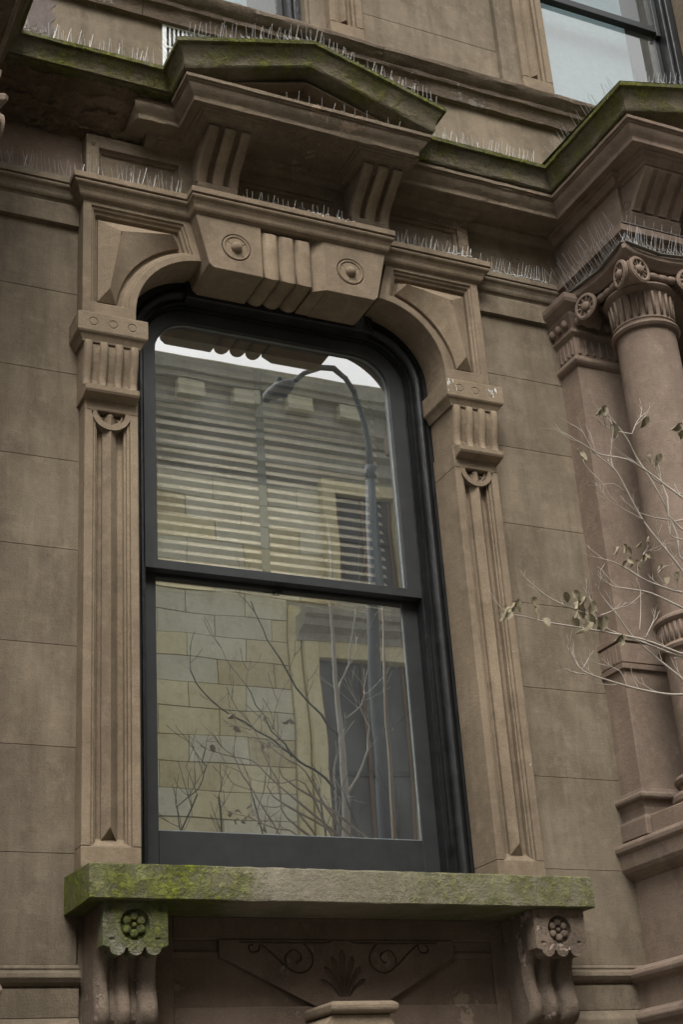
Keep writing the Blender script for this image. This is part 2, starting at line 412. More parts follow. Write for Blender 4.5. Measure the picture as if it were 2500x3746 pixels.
# ---------------------------------------------------------- sill
def rough_slab(x0, x1, y0, y1, z0, z1, name, mat, parent, amp=.004, step=.02, seed=0):
    nx = max(2, int((x1 - x0) / step)); loops = []
    prof = [(y1, z0), (y1 * .5 + y0 * .5, z0), (y0 + .004, z0), (y0, z0 + .004), (y0, z0 * .67 + z1 * .33), (y0, z0 * .33 + z1 * .67), (y0, z1 - .005), (y0 + .005, z1), (y1, z1 + .012)]
    for i in range(nx + 1):
        x = x0 + (x1 - x0) * i / nx; L = []
        for j, (y, z) in enumerate(prof):
            nv = noise.noise(Vector((x * 9 + seed, j * .7, 1.3))) + .6 * noise.noise(Vector((x * 37 + seed, j * 1.7, 4.3)))
            edge = 1.0 if j in (2, 3, 6, 7) else .35
            k = amp * nv * edge
            L.append((x, y + (abs(k) if j in (3, 6) else k * .4) * (j not in (0, 8)), z + (abs(k) if j == 2 else -abs(k) if j in (6, 7) else 0)))
        loops.append(L)
    return G().loft(loops, True, True, True).make(name, mat, parent, smooth='auto', angle=25)
rough_slab(0, 1.946, -.304, .02, 2.536, 2.652, 'window_sill', SILL, H)

# ---------------------------------------------------------- apron under the sill
G().box(.20, 1.76, -.0, .03, 1.6, 2.538).make('apron_back', APR, H)
ap = G()
ap.box(.29, .379, -.02, .0, 2.10, 2.538); ap.box(1.65, 1.76, -.02, .0, 2.10, 2.538)
ap.box(.379, 1.65, -.02, .0, 2.458, 2.538); ap.box(.379, 1.65, -.02, .0, 2.05, 2.232)
ap.make('apron_frame', APR, H, bevel=.004)
for a, b in ((.379, .545), (1.478, 1.65)):
    G().px([(0, 2.395), (-.004, 2.395), (-.012, 2.402), (-.016, 2.415), (-.010, 2.425), (-.010, 2.457), (0, 2.457)], a, b).make('apron_moulding', APR, H, bevel=.001)
tri = G().py([(.546, 2.456), (.546, 2.400), (.90, 2.232), (1.165, 2.232), (1.478, 2.400), (1.478, 2.456)], -.028, .0).make('carved_panel', APR, H)
def catmull(pts, k=6):
    out = []
    P = [pts[0]] + list(pts) + [pts[-1]]
    for i in range(1, len(P) - 2):
        for j in range(k):
            t = j / k
            out.append(tuple(.5 * ((2 * P[i][d]) + (-P[i - 1][d] + P[i + 1][d]) * t + (2 * P[i - 1][d] - 5 * P[i][d] + 4 * P[i + 1][d] - P[i + 2][d]) * t * t + (-P[i - 1][d] + 3 * P[i][d] - 3 * P[i + 1][d] + P[i + 2][d]) * t ** 3) for d in range(len(pts[0]))))
    out.append(tuple(pts[-1])); return out
scr = [[(.62, 2.449), (.70, 2.448), (.80, 2.448), (.90, 2.448), (.965, 2.450), (.975, 2.466), (.962, 2.474), (.955, 2.466)],
       [(.697, 2.446), (.746, 2.408), (.80, 2.362), (.845, 2.343), (.888, 2.362), (.90, 2.397), (.885, 2.428), (.866, 2.446)],
       [(.800, 2.362), (.792, 2.390), (.806, 2.416), (.831, 2.421), (.853, 2.408), (.852, 2.388), (.833, 2.377)],
       [(.697, 2.444), (.693, 2.422), (.672, 2.413), (.656, 2.424), (.660, 2.438), (.672, 2.438)]]
for mir in (0, 1):
    for s in scr:
        pts = [((2.026 - x) if mir else x, z) for x, z in catmull(s, 5)]
        wdt = .0035; side1, side2 = [], []
        for i, p in enumerate(pts):
            a = pts[max(0, i - 1)]; b = pts[min(len(pts) - 1, i + 1)]
            dx, dz = b[0] - a[0], b[1] - a[1]; L = math.hypot(dx, dz) or 1
            side1.append((p[0] - dz / L * wdt, p[1] + dx / L * wdt)); side2.append((p[0] + dz / L * wdt, p[1] - dx / L * wdt))
        c = G().loft([[(x, -.034, z) for x, z in side1], [(x, -.034, z) for x, z in side2], [(x, -.019, z) for x, z in side2], [(x, -.019, z) for x, z in side1], [(x, -.034, z) for x, z in side1]], False)
        n = len(side1); c.f.append((0, n, 2 * n, 3 * n)); c.f.append((n - 1, 2 * n - 1, 3 * n - 1, 4 * n - 1))
        try: cut(tri, c)
        except Exception as e: print('cut', e)
# palmette: carved leaves
pal = G()
for k in range(-3, 4):
    a = k * .36; L = .165 - .012 * abs(k)
    base = (1.016 + k * .006, 2.262); tip = (1.016 + math.sin(a) * L * .78, 2.262 + math.cos(a) * L)
    mid = ((base[0] + tip[0]) / 2 + k * -.004, (base[1] + tip[1]) / 2)
    wd = .013
    nx, nz = (tip[1] - base[1]) / L, -(tip[0] - base[0]) / L
    pr = [(base[0] - nx * .003, base[1] - nz * .003), (mid[0] - nx * wd * .8, mid[1] - nz * wd * .8), (tip[0] * .75 + mid[0] * .25 - nx * wd, tip[1] * .75 + mid[1] * .25 - nz * wd), tip,
          (tip[0] * .75 + mid[0] * .25 + nx * wd, tip[1] * .75 + mid[1] * .25 + nz * wd), (mid[0] + nx * wd * .8, mid[1] + nz * wd * .8), (base[0] + nx * .003, base[1] + nz * .003)]
    pal.py(pr, -.034, -.016)
cut(tri, pal)
tri.modifiers.clear()

# ---------------------------------------------------------- basement lintel keystone at the bottom edge
hood = part('basement_keystone')
G().loft([[(x0, .0, z), (x0, y, z), (x1, y, z), (x1, .0, z)] for x0, x1, y, z in
          ((.868, 1.105, -.235, 2.180), (.860, 1.113, -.245, 2.184), (.858, 1.116, -.252, 2.194), (.858, 1.116, -.252, 2.206), (.862, 1.112, -.248, 2.214), (.872, 1.100, -.238, 2.2205))], True, True, True).make('cap', TAN, hood, bevel=.003)
kb = G().py([(.80, 1.95), (.80, 2.05), (.815, 2.115), (.842, 2.150), (.875, 2.178), (1.090, 2.178), (1.105, 2.150), (1.125, 2.115), (1.145, 2.05), (1.145, 1.95)], -.225, 0).make('body', TAN, hood, bevel=.003)
cut(kb, G().py([(.885, 1.9), (.885, 2.10), (.918, 2.138), (1.035, 2.138), (1.065, 2.10), (1.065, 1.9)], -.25, -.200))
G().box(.35, .858, -.06, 0, 1.90, 2.085).make('basement_lintel', APR, H, bevel=.004)
G().box(1.146, 1.66, -.06, 0, 1.90, 2.085).make('basement_lintel', APR, H, bevel=.004)

# ---------------------------------------------------------- sill brackets
def sill_bracket(x0, mat_cap, mat, lbl):
    p = lab(part('sill_bracket'), lbl); wd = .213; x1 = x0 + wd
    # side cheeks / body, S-profile
    S = [(0.0, 2.536), (-.235, 2.536), (-.235, 2.410), (-.205, 2.395), (-.178, 2.372), (-.164, 2.340), (-.162, 2.305), (-.168, 2.270), (-.180, 2.235), (-.186, 2.205), (-.180, 2.178), (-.160, 2.155), (-.120, 2.140), (-.06, 2.125), (0, 2.12)]
    def off(S, d): return [(min(0.0, y + d) if y < 0 else y, z) for y, z in S]
    G().px(off(S, .028), x0 + .004, x1 - .004).make('body', mat, p, bevel=.002)
    rw = [(x0, x0 + .026), (x0 + .050, x0 + .082), (x0 + .098, x0 + .132), (x0 + .148, x0 + .182), (x1 - .016, x1)]
    for i, (a, b) in enumerate([(x0, x0 + .05), (x0 + .068, x0 + .094 + .026), (x0 + .140, x0 + .213)]):
        c = (a + b) / 2; hw = (b - a) / 2; loops = []
        T = [q for q in S[2:-1]]
        sm = catmull(T, 3)
        for (y, z) in sm:
            loops.append([(a, y + .030, z), (a + .006, y + .008, z), (c - hw * .4, y, z), (c + hw * .4, y, z), (b - .006, y + .008, z), (b, y + .030, z)])
        G().loft(loops, True, True, True).make('rib', mat, p, smooth='auto', angle=50)
    # capped front with scalloped lower edge
    edge = []; n = 3
    for k in range(n):
        cx = x0 + .015 + (k + .5) * (wd - .03) / n; r = .026
        for a in range(0, 9):
            t = math.pi + math.pi * a / 8
            edge.append((cx + r * math.cos(t), 2.388 + r * .9 * math.sin(t)))
    prof = [(x0 - .004, 2.536), (x0 - .004, 2.396)] + edge + [(x1 + .004, 2.396), (x1 + .004, 2.536)]
    cap = G().py(prof, -.262, -.20).make('cap', mat_cap, p, bevel=.002)
    cx = (x0 + x1) / 2 - .002; cz = 2.463
    c = G(); c.lathe(0, 0, [(.051, -.02), (.051, .02)], 28)
    c.v = [(cx + a, -.262 + z, cz + b) for a, b, z in c.v]; cut(cap, c)
    ros = G()
    for k in range(6):
        a = math.radians(60 * k + 30)
        ros.ball((cx + (.028 * math.cos(a)), -.249, cz + .028 * math.sin(a)), .0155, 6, 10, (1, .7, 1))
    ros.ball((cx, -.25, cz), .009, 6, 10)
    ros.make('rosette', mat_cap, p, smooth=True)
    for sx in (-1, 1):                                # carved nicks round the rosette
        g = G(); g.ball((cx + sx * .078, -.262, 2.415), .010, 6, 8, (1.2, .6, .7)); g.ball((cx + sx * .086, -.262, 2.515), .009, 6, 8, (.8, .7, 1.1)); g.ball((cx + sx * .064, -.262, 2.44), .006, 6, 8, (.7, .7, 1.8)); cut(cap, g)
    return p
sill_bracket(.062, SBRKM, SBRK, 'left bracket under the sill, its front green with moss')
sill_bracket(1.700, SBRK, SBRK, 'right bracket under the sill, its paint flaking to pale pink')

# ---------------------------------------------------------- pilasters
def pilaster(mir, lbl):
    MIRX[0] = mir; P = lab(part('pilaster'), lbl)
    x0, x1, yf = .035, .250, -.080
    s = G()
    zt, zb = 4.455, 2.762
    s.box(x0, x1, yf, .10, zt, 4.56); s.box(x0, x1, yf + .0005, .10, 2.650, zb - .006)
    s.box(x0, x0 + .034, yf, .10, zb - .006, zt); s.box(x1 - .032, x1, yf, .10, zb - .006, zt)
    s.box(x0 + .034, x1 - .032, -.036, .10, zb - .006, zt)
    # stepped mouldings either side of the sunk channel, and the sloped foot
    for (a, b, y) in ((x0 + .034, x0 + .046, -.071), (x0 + .046, x0 + .054, -.062), (x1 - .044, x1 - .032, -.071), (x1 - .053, x1 - .044, -.062)):
        s.box(a, b, y, -.036, zb - .006, zt)
    s.px([(-.036, zb - .006), (yf + .004, zb - .006), (-.036, zb + .030)], x0 + .034, x1 - .032)
    s.make('shaft', TAN, P, bevel=.0025)
    bar = G(); xc = .141
    sec = lambda z, k=1: [(xc - .028, -.034, z), (xc - .028, -.050, z), (xc - .002, -.078, z), (xc + .028, -.050, z), (xc + .028, -.034, z)]
    bar.loft([sec(2.788), sec(4.44)], True, True, True)
    b0 = len(bar.v) - 10
    bar.v[b0 + 1] = (xc - .028, -.050, 2.780); bar.v[b0 + 2] = (xc - .002, -.078, 2.825); bar.v[b0 + 3] = (xc + .028, -.050, 2.780)
    bar.make('centre_rib', TAN, P, bevel=.002)
    # half rosette hanging from the top of the channel
    hr = G(); cz = 4.456
    def halfring(R0, R1, y0, y1):
        n = 18; out = [(xc + R1 * math.cos(math.pi + math.pi * i / n), cz + R1 * math.sin(math.pi + math.pi * i / n)) for i in range(n + 1)]
        inn = [(xc + R0 * math.cos(math.pi + math.pi * i / n), cz + R0 * math.sin(math.pi + math.pi * i / n)) for i in range(n + 1)]
        hr.py(out + inn[::-1], y0, y1)
    halfring(.058, .080, -.080, -.030); halfring(.046, .054, -.066, -.030)
    hr.py([(xc + .045 * math.cos(math.pi + math.pi * i / 12), cz + .045 * math.sin(math.pi + math.pi * i / 12)) for i in range(13)], -.042, -.030)
    for a in (215, 270, 325):
        t = math.radians(a); hr.tube([(xc + .012 * math.cos(t), -.045, cz + .012 * math.sin(t)), (xc + .05 * math.cos(t), -.058, cz + .05 * math.sin(t))], .005, 6)
    hr.ball((xc, -.058, cz - .014), .016, 8, 12)
    hr.make('half_rosette', TAN, P, smooth='auto', angle=40)
    # fluted capital
    cp = G()
    front = [(0.10, 4.745), (-.118, 4.745), (-.124, 4.735), (-.124, 4.70), (-.118, 4.66), (-.106, 4.62), (-.099, 4.585), (-.101, 4.562), (-.112, 4.548), (-.130, 4.541), (-.130, 4.520), (-.124, 4.510), (-.084, 4.498), (.10, 4.498)]
    def inset(d): return [(y if (z < 4.542 or y > 0) else y + d, z) for y, z in front]
    cp.px(inset(.020), x0 - .012, x1 - .008)
    xa, xb = x0 - .013, x1 - .007; rw = .032; gap = ((xb - xa) - 4 * rw) / 3
    cp.make('capital', TAN, P, bevel=.0015)
    for k in range(4):
        a = xa + k * (rw + gap); loops = []
        for (y, z) in front[1:10]:
            loops.append([(a, y + .024, z), (a + .001, y + .005, z), (a + .008, y, z), (a + rw - .008, y, z), (a + rw - .001, y + .005, z), (a + rw, y + .024, z)])
        if k == 3: MAT = TAN
        G().loft(loops, True, True, True).make('capital_rib', TAN, P, smooth='auto', angle=55)
    # impost block
    ib = G(); ib.block(x0 - .022, x1 + .004, -.110, .096, [(4.742, .0), (4.750, .002), (4.758, .006), (4.766, .010), (4.770, .013), (4.776, .020), (4.783, .024), (4.862, .024), (4.868, .018)])
    o = ib.make('impost_block', TAN, P, bevel=.003)
    for k in range(3):
        c = G(); c.torus_y(.052 + k * .080, -.134, 4.822, .017, .003, 20, 6); cut(o, c)
    MIRX[0] = False
pilaster(False, 'left fluted pilaster of the tall window'); pilaster(True, 'right fluted pilaster of the tall window')
# the house's stone jambs behind the pilasters (reveals)
G().box(.2501, .2503, 0, .001, 2.66, 2.661)

# ---------------------------------------------------------- arched spandrels
CX, CZ = .565, 4.935
def sp_loop(L, T, B, d, r, y, N=16, wfun=None):
    pts = [(L, B), (L, T), (.50 + (5.445 - T) * .267 - d, T)]
    a = math.radians(60); best = None
    for i in range(400):                                   # where the sloping joint meets the arch
        t = math.radians(60 + i * .25)
        x, z = CX + r * math.cos(t), CZ + r * math.sin(t)
        if x <= .50 + (5.445 - z) * .267 - d: best = t; break
    tend = math.pi if B <= CZ else math.pi - math.asin(min(1, (B - CZ) / r))
    for i in range(N + 1):
        t = best + (tend - best) * i / N
        rr_ = r + (wfun(i / N) if wfun else 0)
        pts.append((CX + rr_ * math.cos(t), CZ + rr_ * math.sin(t)))
    if B < CZ: pts.append((CX - r, B))
    else: pts.append((CX + r * math.cos(tend) - (wfun(1) if wfun else 0) , B))
    return [(x, y, z) for x, z in pts]
def spandrel(mir, lbl):
    MIRX[0] = mir; P = lab(part('spandrel'), lbl)
    loops = [sp_loop(.020, 5.452, 4.866, 0, .320, .098), sp_loop(.020, 5.452, 4.866, 0, .320, -.080),
             sp_loop(.056, 5.427, 4.950, .045, .350, -.080), sp_loop(.058, 5.425, 4.952, .047, .352, -.071),
             sp_loop(.067, 5.414, 4.958, .056, .362, -.070), sp_loop(.069, 5.412, 4.960, .058, .364, -.060),
             sp_loop(.078, 5.398, 4.966, .068, .376, -.056), sp_loop(.080, 5.396, 4.968, .070, .380, -.038),
             sp_loop(.089, 5.376, 4.972, .086, .396, -.038)]
    G().loft(loops, True, True, True).make('spandrel_frame', TAN, P, bevel=.002)
    base = sp_loop(.090, 5.375, 4.973, .087, .398, -.037); low = sp_loop(.0905, 5.3745, 4.9735, .0875, .3985, -.054)
    BLr, TLr, TRr = (.132, 5.024), (.180, 5.316), (.405, 5.352)
    ridge = [BLr, TLr, TRr]
    for i in range(17):
        t = i / 16
        ridge.append((TRr[0] + (TLr[0] - TRr[0]) * t / .45, TRr[1] + (TLr[1] - TRr[1]) * t / .45) if t < .45 else (TLr[0] + (BLr[0] - TLr[0]) * (t - .45) / .55, TLr[1] + (BLr[1] - TLr[1]) * (t - .45) / .55))
    ridge.append(BLr)
    g = G().loft([base, low, [(x, -.092, z) for x, z in ridge]], True, False, False)
    g.make('raised_panel', TAN, P, smooth='auto', angle=18)
    MIRX[0] = False
spandrel(False, 'left spandrel with a raised faceted panel'); spandrel(True, 'right spandrel with a raised faceted panel')

# ---------------------------------------------------------- keystone
K = part('keystone')
ks = G().py([(.490, 5.4465), (.546, 5.205), (.568, 5.186), (.792, 5.186), (.792, 5.4465)], -.148, .098)
ks.py([(1.086, 5.4465), (1.086, 5.186), (1.322, 5.186), (1.338, 5.205), (1.394, 5.4465)], -.148, .098)
# the two cheeks and the sunk bed of the reeds
kc = G().py([(.490, 5.4465), (.546, 5.205), (.568, 5.186), (.790, 5.186), (.790, 5.4465)], -.148, .097).make('cheek', TAN, K, bevel=.003)
kr = G().py([(1.088, 5.4465), (1.088, 5.186), (1.320, 5.186), (1.338, 5.205), (1.394, 5.4465)], -.148, .097).make('cheek', TAN, K, bevel=.003)
G().box(.790, 1.088, -.110, .097, 5.215, 5.4465).make('reed_bed', TAN, K)
G().pz([(1.030, .096), (1.030, -.112), (1.0885, -.1475), (1.0885, .096)], 5.1895, 5.445).make('bevel_strip', TAN, K)
for k in range(3):
    xc = .836 + k * .078; r = .040; g = G()
    n = 12; loops = []
    # one reed: down the face, round the lower edge and back along the soffit
    path = [(-.119, 5.425, 1, 0), (-.119, 5.34, 1, 0), (-.119, 5.25, 1, 0), (-.119, 5.215, 1, 1), (-.05, 5.215, 0, 1), (.095, 5.215, 0, 1)]
    for (y, z, fy_, fz_) in path:
        L = []
        for i in range(n + 1):
            t = math.pi * i / n
            L.append((xc - r * math.cos(t), y - fy_ * r * .72 * math.sin(t), z - fz_ * r * .72 * math.sin(t)))
        loops.append(L)
    loops[0] = [(x, y, z - .020 * math.sin(math.pi * i / n) + .016) for i, (x, y, z) in enumerate(loops[0])]
    g.loft(loops, True, True, True); g.make('reed', TAN, K, smooth='auto', angle=60)
def rosette(cx, cz, y, o, parent):
    c = G(); c.lathe(0, 0, [(.066, -.02), (.066, .016)], 32); c.v = [(cx + a, y + z, cz + b) for a, b, z in c.v]; cut(o, c)
    g = G(); g.torus_y(cx, y + .004, cz, .0565, .0062, 32, 8)
    g.lathe(0, 0, [(.050, -.001), (.034, .010), (.012, .013), (.0, .013)], 24)
    nn = len(g.v); 
    base = nn - 24 * 4
    for i in range(base, nn):
        a, b, z = g.v[i]; g.v[i] = (cx + a, y + .004 + z, cz + b)
    for a in (38, 142, 250, 310):
        t = math.radians(a)
        g.tube([(cx + .015 * math.cos(t), y + .006, cz + .015 * math.sin(t)), (cx + .050 * math.cos(t), y + .003, cz + .050 * math.sin(t))], .0035, 6)
    g.ball((cx, y + .002, cz), .025, 8, 16)
    g.make('rosette', TAN, parent, smooth='auto', angle=40)
rosette(.672, 5.312, -.148, kc, K); rosette(1.212, 5.312, -.148, kr, K)

# ---------------------------------------------------------- string course in five lengths
SR = [(5.4455, 0), (5.449, .006), (5.453, .016), (5.462, .022), (5.476, .026), (5.490, .034), (5.499, .046), (5.506, .050), (5.512, .049), (5.513, .040), (5.5175, .040), (5.5185, .055), (5.545, .055), (5.548, .050), (5.552, .0)]
def string(x0, x1, y, ql, qr, mat=TAN, rows=SR, yb=.02):
    return G().block(x0, x1, y, yb, rows, ql, qr).make('string_course', mat, H, bevel=.0015)
string(.020, .462, -.080, 1, 0); string(.490, 1.394, -.148, .6, .6); string(1.468, 1.910, -.080, 0, 1)
G().block(.462, 1.468, -.080, .02, [(z, q * .98) for z, q in SR], 0, 0).make('string_course', TAN, H)
WS = [(5.345, 0), (5.346, .022), (5.440, .024), (5.4465, .020)] + [(z, q + .020 * (q > .001)) for z, q in [(z + .008, q * .8) for z, q in SR[1:]]]
string(-.50, .019, .0, 0, 0, TAN2, WS); string(1.912, 2.40, .0, 0, 0, TAN2, WS)

# ---------------------------------------------------------- frieze block with sunk panels
fz = G().box(.037, 1.905, -.058, .03, 5.553, 5.812).make('frieze_block', DARK, H)
cut(fz, G().box(.092, .452, -.08, -.030, 5.50, 5.752)); cut(fz, G().box(.742, 1.205, -.08, -.030, 5.50, 5.752)); cut(fz, G().box(1.478, 1.850, -.08, -.030, 5.50, 5.762))
for a, b, t in ((.092, .452, 5.752), (.742, 1.205, 5.752), (1.478, 1.850, 5.762)):
    m_ = G(); m_.px([(-.0305, t - .018), (-.040, t - .014), (-.046, t - .0005), (-.0305, t - .0005)], a + .001, b - .001)
    m_.pz([(a + .0005, -.0305), (a + .0005, -.046), (a + .014, -.040), (a + .018, -.0305)], 5.56, t - .019)
    m_.pz([(b - .0005, -.0305), (b - .0005, -.046), (b - .014, -.040), (b - .018, -.0305)], 5.56, t - .019)
    m_.make('panel_moulding', DARK, H)
bd = G().block(.34, 1.91, -.060, .02, [(5.812, 0), (5.815, .012), (5.822, .020), (5.836, .026), (5.838, .050), (5.852, .055), (5.856, .055)], 0, 1).make('bed_moulding', DARK, H, bevel=.0015)
G().block(1.88, 2.44, 0, .02, [(5.8, 0), (5.803, .02), (5.82, .03), (5.835, .04), (5.856, .04)], 0, 0).make('bed_moulding', DARK, H, bevel=.0015)

# ---------------------------------------------------------- cornice, swept round the building with mitred corners
def path(q, zz):
    f = lambda x: 1.93 - x
    return [(-1.9, -.63 - q, zz), (f(2.535 - q), -.63 - q, zz), (f(2.535 - q), -q, zz), (.60 - q, -q, zz), (.60 - q, -.19 - q, zz),
            (1.295 + q, -.19 - q, zz), (1.295 + q, -q, zz), (2.535 - q, -q, zz), (2.535 - q, -.63 - q, zz), (3.83, -.63 - q, zz)]
LOW = [(.03, 5.851), (.180, 5.851), (.186, 5.847), (.190, 5.850), (.190, 5.868), (.193, 5.874), (.204, 5.884), (.2165, 5.900), (.222, 5.912), (.222, 5.918), (.230, 5.920), (.230, 5.926), (.240, 5.928), (.240, 5.944), (.03, 5.952)]
CRN = [(.20, 5.953), (.246, 5.955), (.252, 5.962), (.254, 5.985), (.258, 6.005), (.266, 6.022), (.277, 6.036), (.282, 6.046)]
LIPR = [(.282, 6.0465), (.296, 6.048), (.297, 6.066), (.290, 6.071), (-.02, 6.10)]
def runs(rows, name, mat, segs, rough=0, **k):
    out = []
    for (i, nm_) in segs:
        A = [path(q, z)[i] for q, z in rows]; B = [path(q, z)[i + 1] for q, z in rows]
        L = (Vector(A[0]) - Vector(B[0])).length; n = max(1, int(L / .035)) if rough else 1
        loops = []
        for j in range(n + 1):
            t = j / n; LP = []
            for r_, (a, b) in enumerate(zip(A, B)):
                p = Vector(a).lerp(Vector(b), t)
                if rough:
                    d = noise.noise_vector(Vector((p.x * 11, p.y * 11, p.z * 11 + r_))) + .6 * noise.noise_vector(Vector((p.x * 41, p.y * 41, p.z * 41)))
                    w_ = rough * min(1, 6 * min(t, 1 - t)) if True else rough
                    p += d * w_
                LP.append(tuple(p))
            loops.append(LP)
        o = G().loft(loops, False).make(nm_ or name, mat, H, smooth='auto', angle=32, **k)
        out.append(o)
    return out
runs(LOW, 'cornice_corona', DARK, [(0, None), (1, None), (3, 'pediment_corona'), (4, 'pediment_corona'), (5, 'pediment_corona'), (6, None)], rough=.0028)
runs(LOW, 'cornice_corona', RED, [(7, None), (8, None)], rough=.0012)
runs(CRN, 'cornice_crown', CROWN, [(0, None), (1, None), (2, None), (3, 'pediment_crown'), (5, 'pediment_crown'), (6, None), (7, None)], rough=.003)
runs(LIPR, 'cornice_lip', LIP, [(0, None), (1, None), (2, None), (3, 'pediment_lip'), (5, 'pediment_lip'), (6, None), (7, None)], rough=.0025)
# eroded left length: the mouldings have fallen away, leaving raw stone
def eroded():
    nx, nr = 150, 60; x0, x1 = -.42, .45; loops = []
    for i in range(nx + 1):
        x = x0 + (x1 - x0) * i / nx; L = []
        for j in range(nr + 1):
            t = j / nr
            # from under the crown (q .25, z 5.958) sloping in to the wall head
            tt = min(1, max(0, t + .10 * noise.noise(Vector((x * 4, t * 2, 5))) * min(1, 5 * t, 5 * (1 - t)))); sN = tt * 5; kk = min(4, math.floor(sN)); ff = sN - kk
            qa = (kk + min(1, ff * 1.7)) / 5; za = (kk + max(0, (ff - .4) / .6)) / 5
            q = .262 * (1 - qa) + .02 * qa; z = 5.965 - .165 * za
            p = Vector((x, -q, z))
            n1 = noise.noise(Vector((x * 5, t * 5.6, 7))) * .034 + noise.noise(Vector((x * 14, t * 15, 3))) * .026 + noise.noise(Vector((x * 40, t * 38, 1))) * .014
            ledge = .012 * math.floor((noise.noise(Vector((x * 2.5, 0, 9))) + t * 3.2) * 1.6) * .6
            e = min(1, 6 * t) * 1.0
            p += Vector((0, (n1 + ledge * .5) * e, -n1 * e * .6 + .010 * e))
            L.append(tuple(p))
        loops.append(L)
    return lab(G().loft(loops, False).make('eroded_cornice', ROUGH, H, smooth='auto', angle=30), 'raw eroded stone where the cornice mouldings have fallen away')
eroded()
# what is left of the mouldings beside the pediment and further left
g = G()
def remnant(x0, x1, sc, nmx='cornice_remnant', seed=0):
    rows = [(.02, 5.851), (.176, 5.851), (.186, 5.845), (.190, 5.850), (.190, 5.868), (.200, 5.880), (.15, 5.90), (.02, 5.91)]
    n = 14; loops = []
    for j in range(n + 1):
        x = x0 + (x1 - x0) * j / n; LP = []
        taper = min(1, (j / n) * 5) if sc > 0 else 1
        for r_, (q, z) in enumerate(rows):
            d = noise.noise_vector(Vector((x * 23 + seed, q * 40, z * 20))) * .005
            LP.append((x + d.x, -(q * (.55 + .45 * taper)) + d.y, z + d.z))
        loops.append(LP)
    return G().loft(loops, True, True, True).make(nmx, DARK, H, smooth='auto', angle=30)
def stub():
    n = 10; loops = []
    for j in range(n + 1):
        t = j / n; LP = []
        for r_, (q, z) in enumerate(LOW[:11]):
            x0 = .215 + .03 * noise.noise(Vector((q * 30, z * 50, 2.2))); x = x0 + (.602 - q - x0) * t
            d = noise.noise_vector(Vector((x * 19, q * 30, z * 30))) * .004
            LP.append((x, -q + d.y, z + d.z))
        loops.append(LP)
    return G().loft(loops, True, True, True).make('cornice_remnant', DARK, H, smooth='auto', angle=30)
stub()
G().block(.30, .50, -.0, .02, [(5.79, 0), (5.80, .05), (5.835, .09), (5.852, .10)], .1, 0).make('cornice_remnant', DARK, H, bevel=.003)

# raking cornice of the pediment
AX, RISE = .948, .190
def rake(rows, name, mat, rough=.0025, yabs=None):
    nS = 16; loops = []
    for j in range(2 * nS + 1):
        LP = []
        for r_, (q, z) in enumerate(rows):
            xl, xr = .60 - q, 1.295 + q
            y = -.19 - q
            if j <= nS: t = j / nS; x = xl + (AX - xl) * t; zz = z + RISE * t
            else: t = (j - nS) / nS; x = AX + (xr - AX) * t; zz = z + RISE * (1 - t)
            p = Vector((x, y, zz)); w_ = rough * min(1, 4 * min(j, 2 * nS - j) / nS)
            d = noise.noise_vector(Vector((x * 11, r_ * .5, zz * 11))) + .6 * noise.noise_vector(Vector((x * 39, r_, zz * 39)))
            LP.append(tuple(p + d * w_))
        loops.append(LP)
    return G().loft(loops, False).make(name, mat, H, smooth='auto', angle=32)
rake([(.115, 5.953)] + CRN[1:], 'pediment_crown', CROWN, .003)
rake(LIPR[:4] + [(-.17, 6.10)], 'pediment_lip', LIP, .0025)
# tympanum and the inner raking moulding
G().py([(.42, 5.945), (.36, 5.975), (AX, 6.155), (1.535, 5.975), (1.475, 5.945)], -.300, .0).make('tympanum', DARK, H)
inn = G()
for sgn in (0, 1):
    def mm(x): return x if sgn == 0 else 2 * AX - x
    prof = [(-.299, 0), (-.375, 0), (-.372, .012), (-.350, .030), (-.344, .040), (-.299, .040)]
    A = [(mm(.40), y, 5.945 + dz - .010) for y, dz in prof]; B = [(mm(AX), y, 6.113 + dz - .010) for y, dz in prof]
    inn.loft([A, B], True, True, True)
inn.make('tympanum_moulding', DARK, H, bevel=.002)
G().box(.44, 1.46, -.24, .02, 5.8535, 5.944).make('pediment_soffit', DARK, H)
# lead/stone slope behind the pediment, up to the wall
G().add([(.60 - .29, -.0, 6.10), (.60 - .29, -.485, 6.0725), (AX, -.48, 6.262), (1.295 + .29, -.485, 6.0725), (1.295 + .29, 0, 6.10), (AX, 0, 6.29)], [(0, 1, 2, 5), (5, 2, 3, 4)]).make('pediment_top', LIP, H)

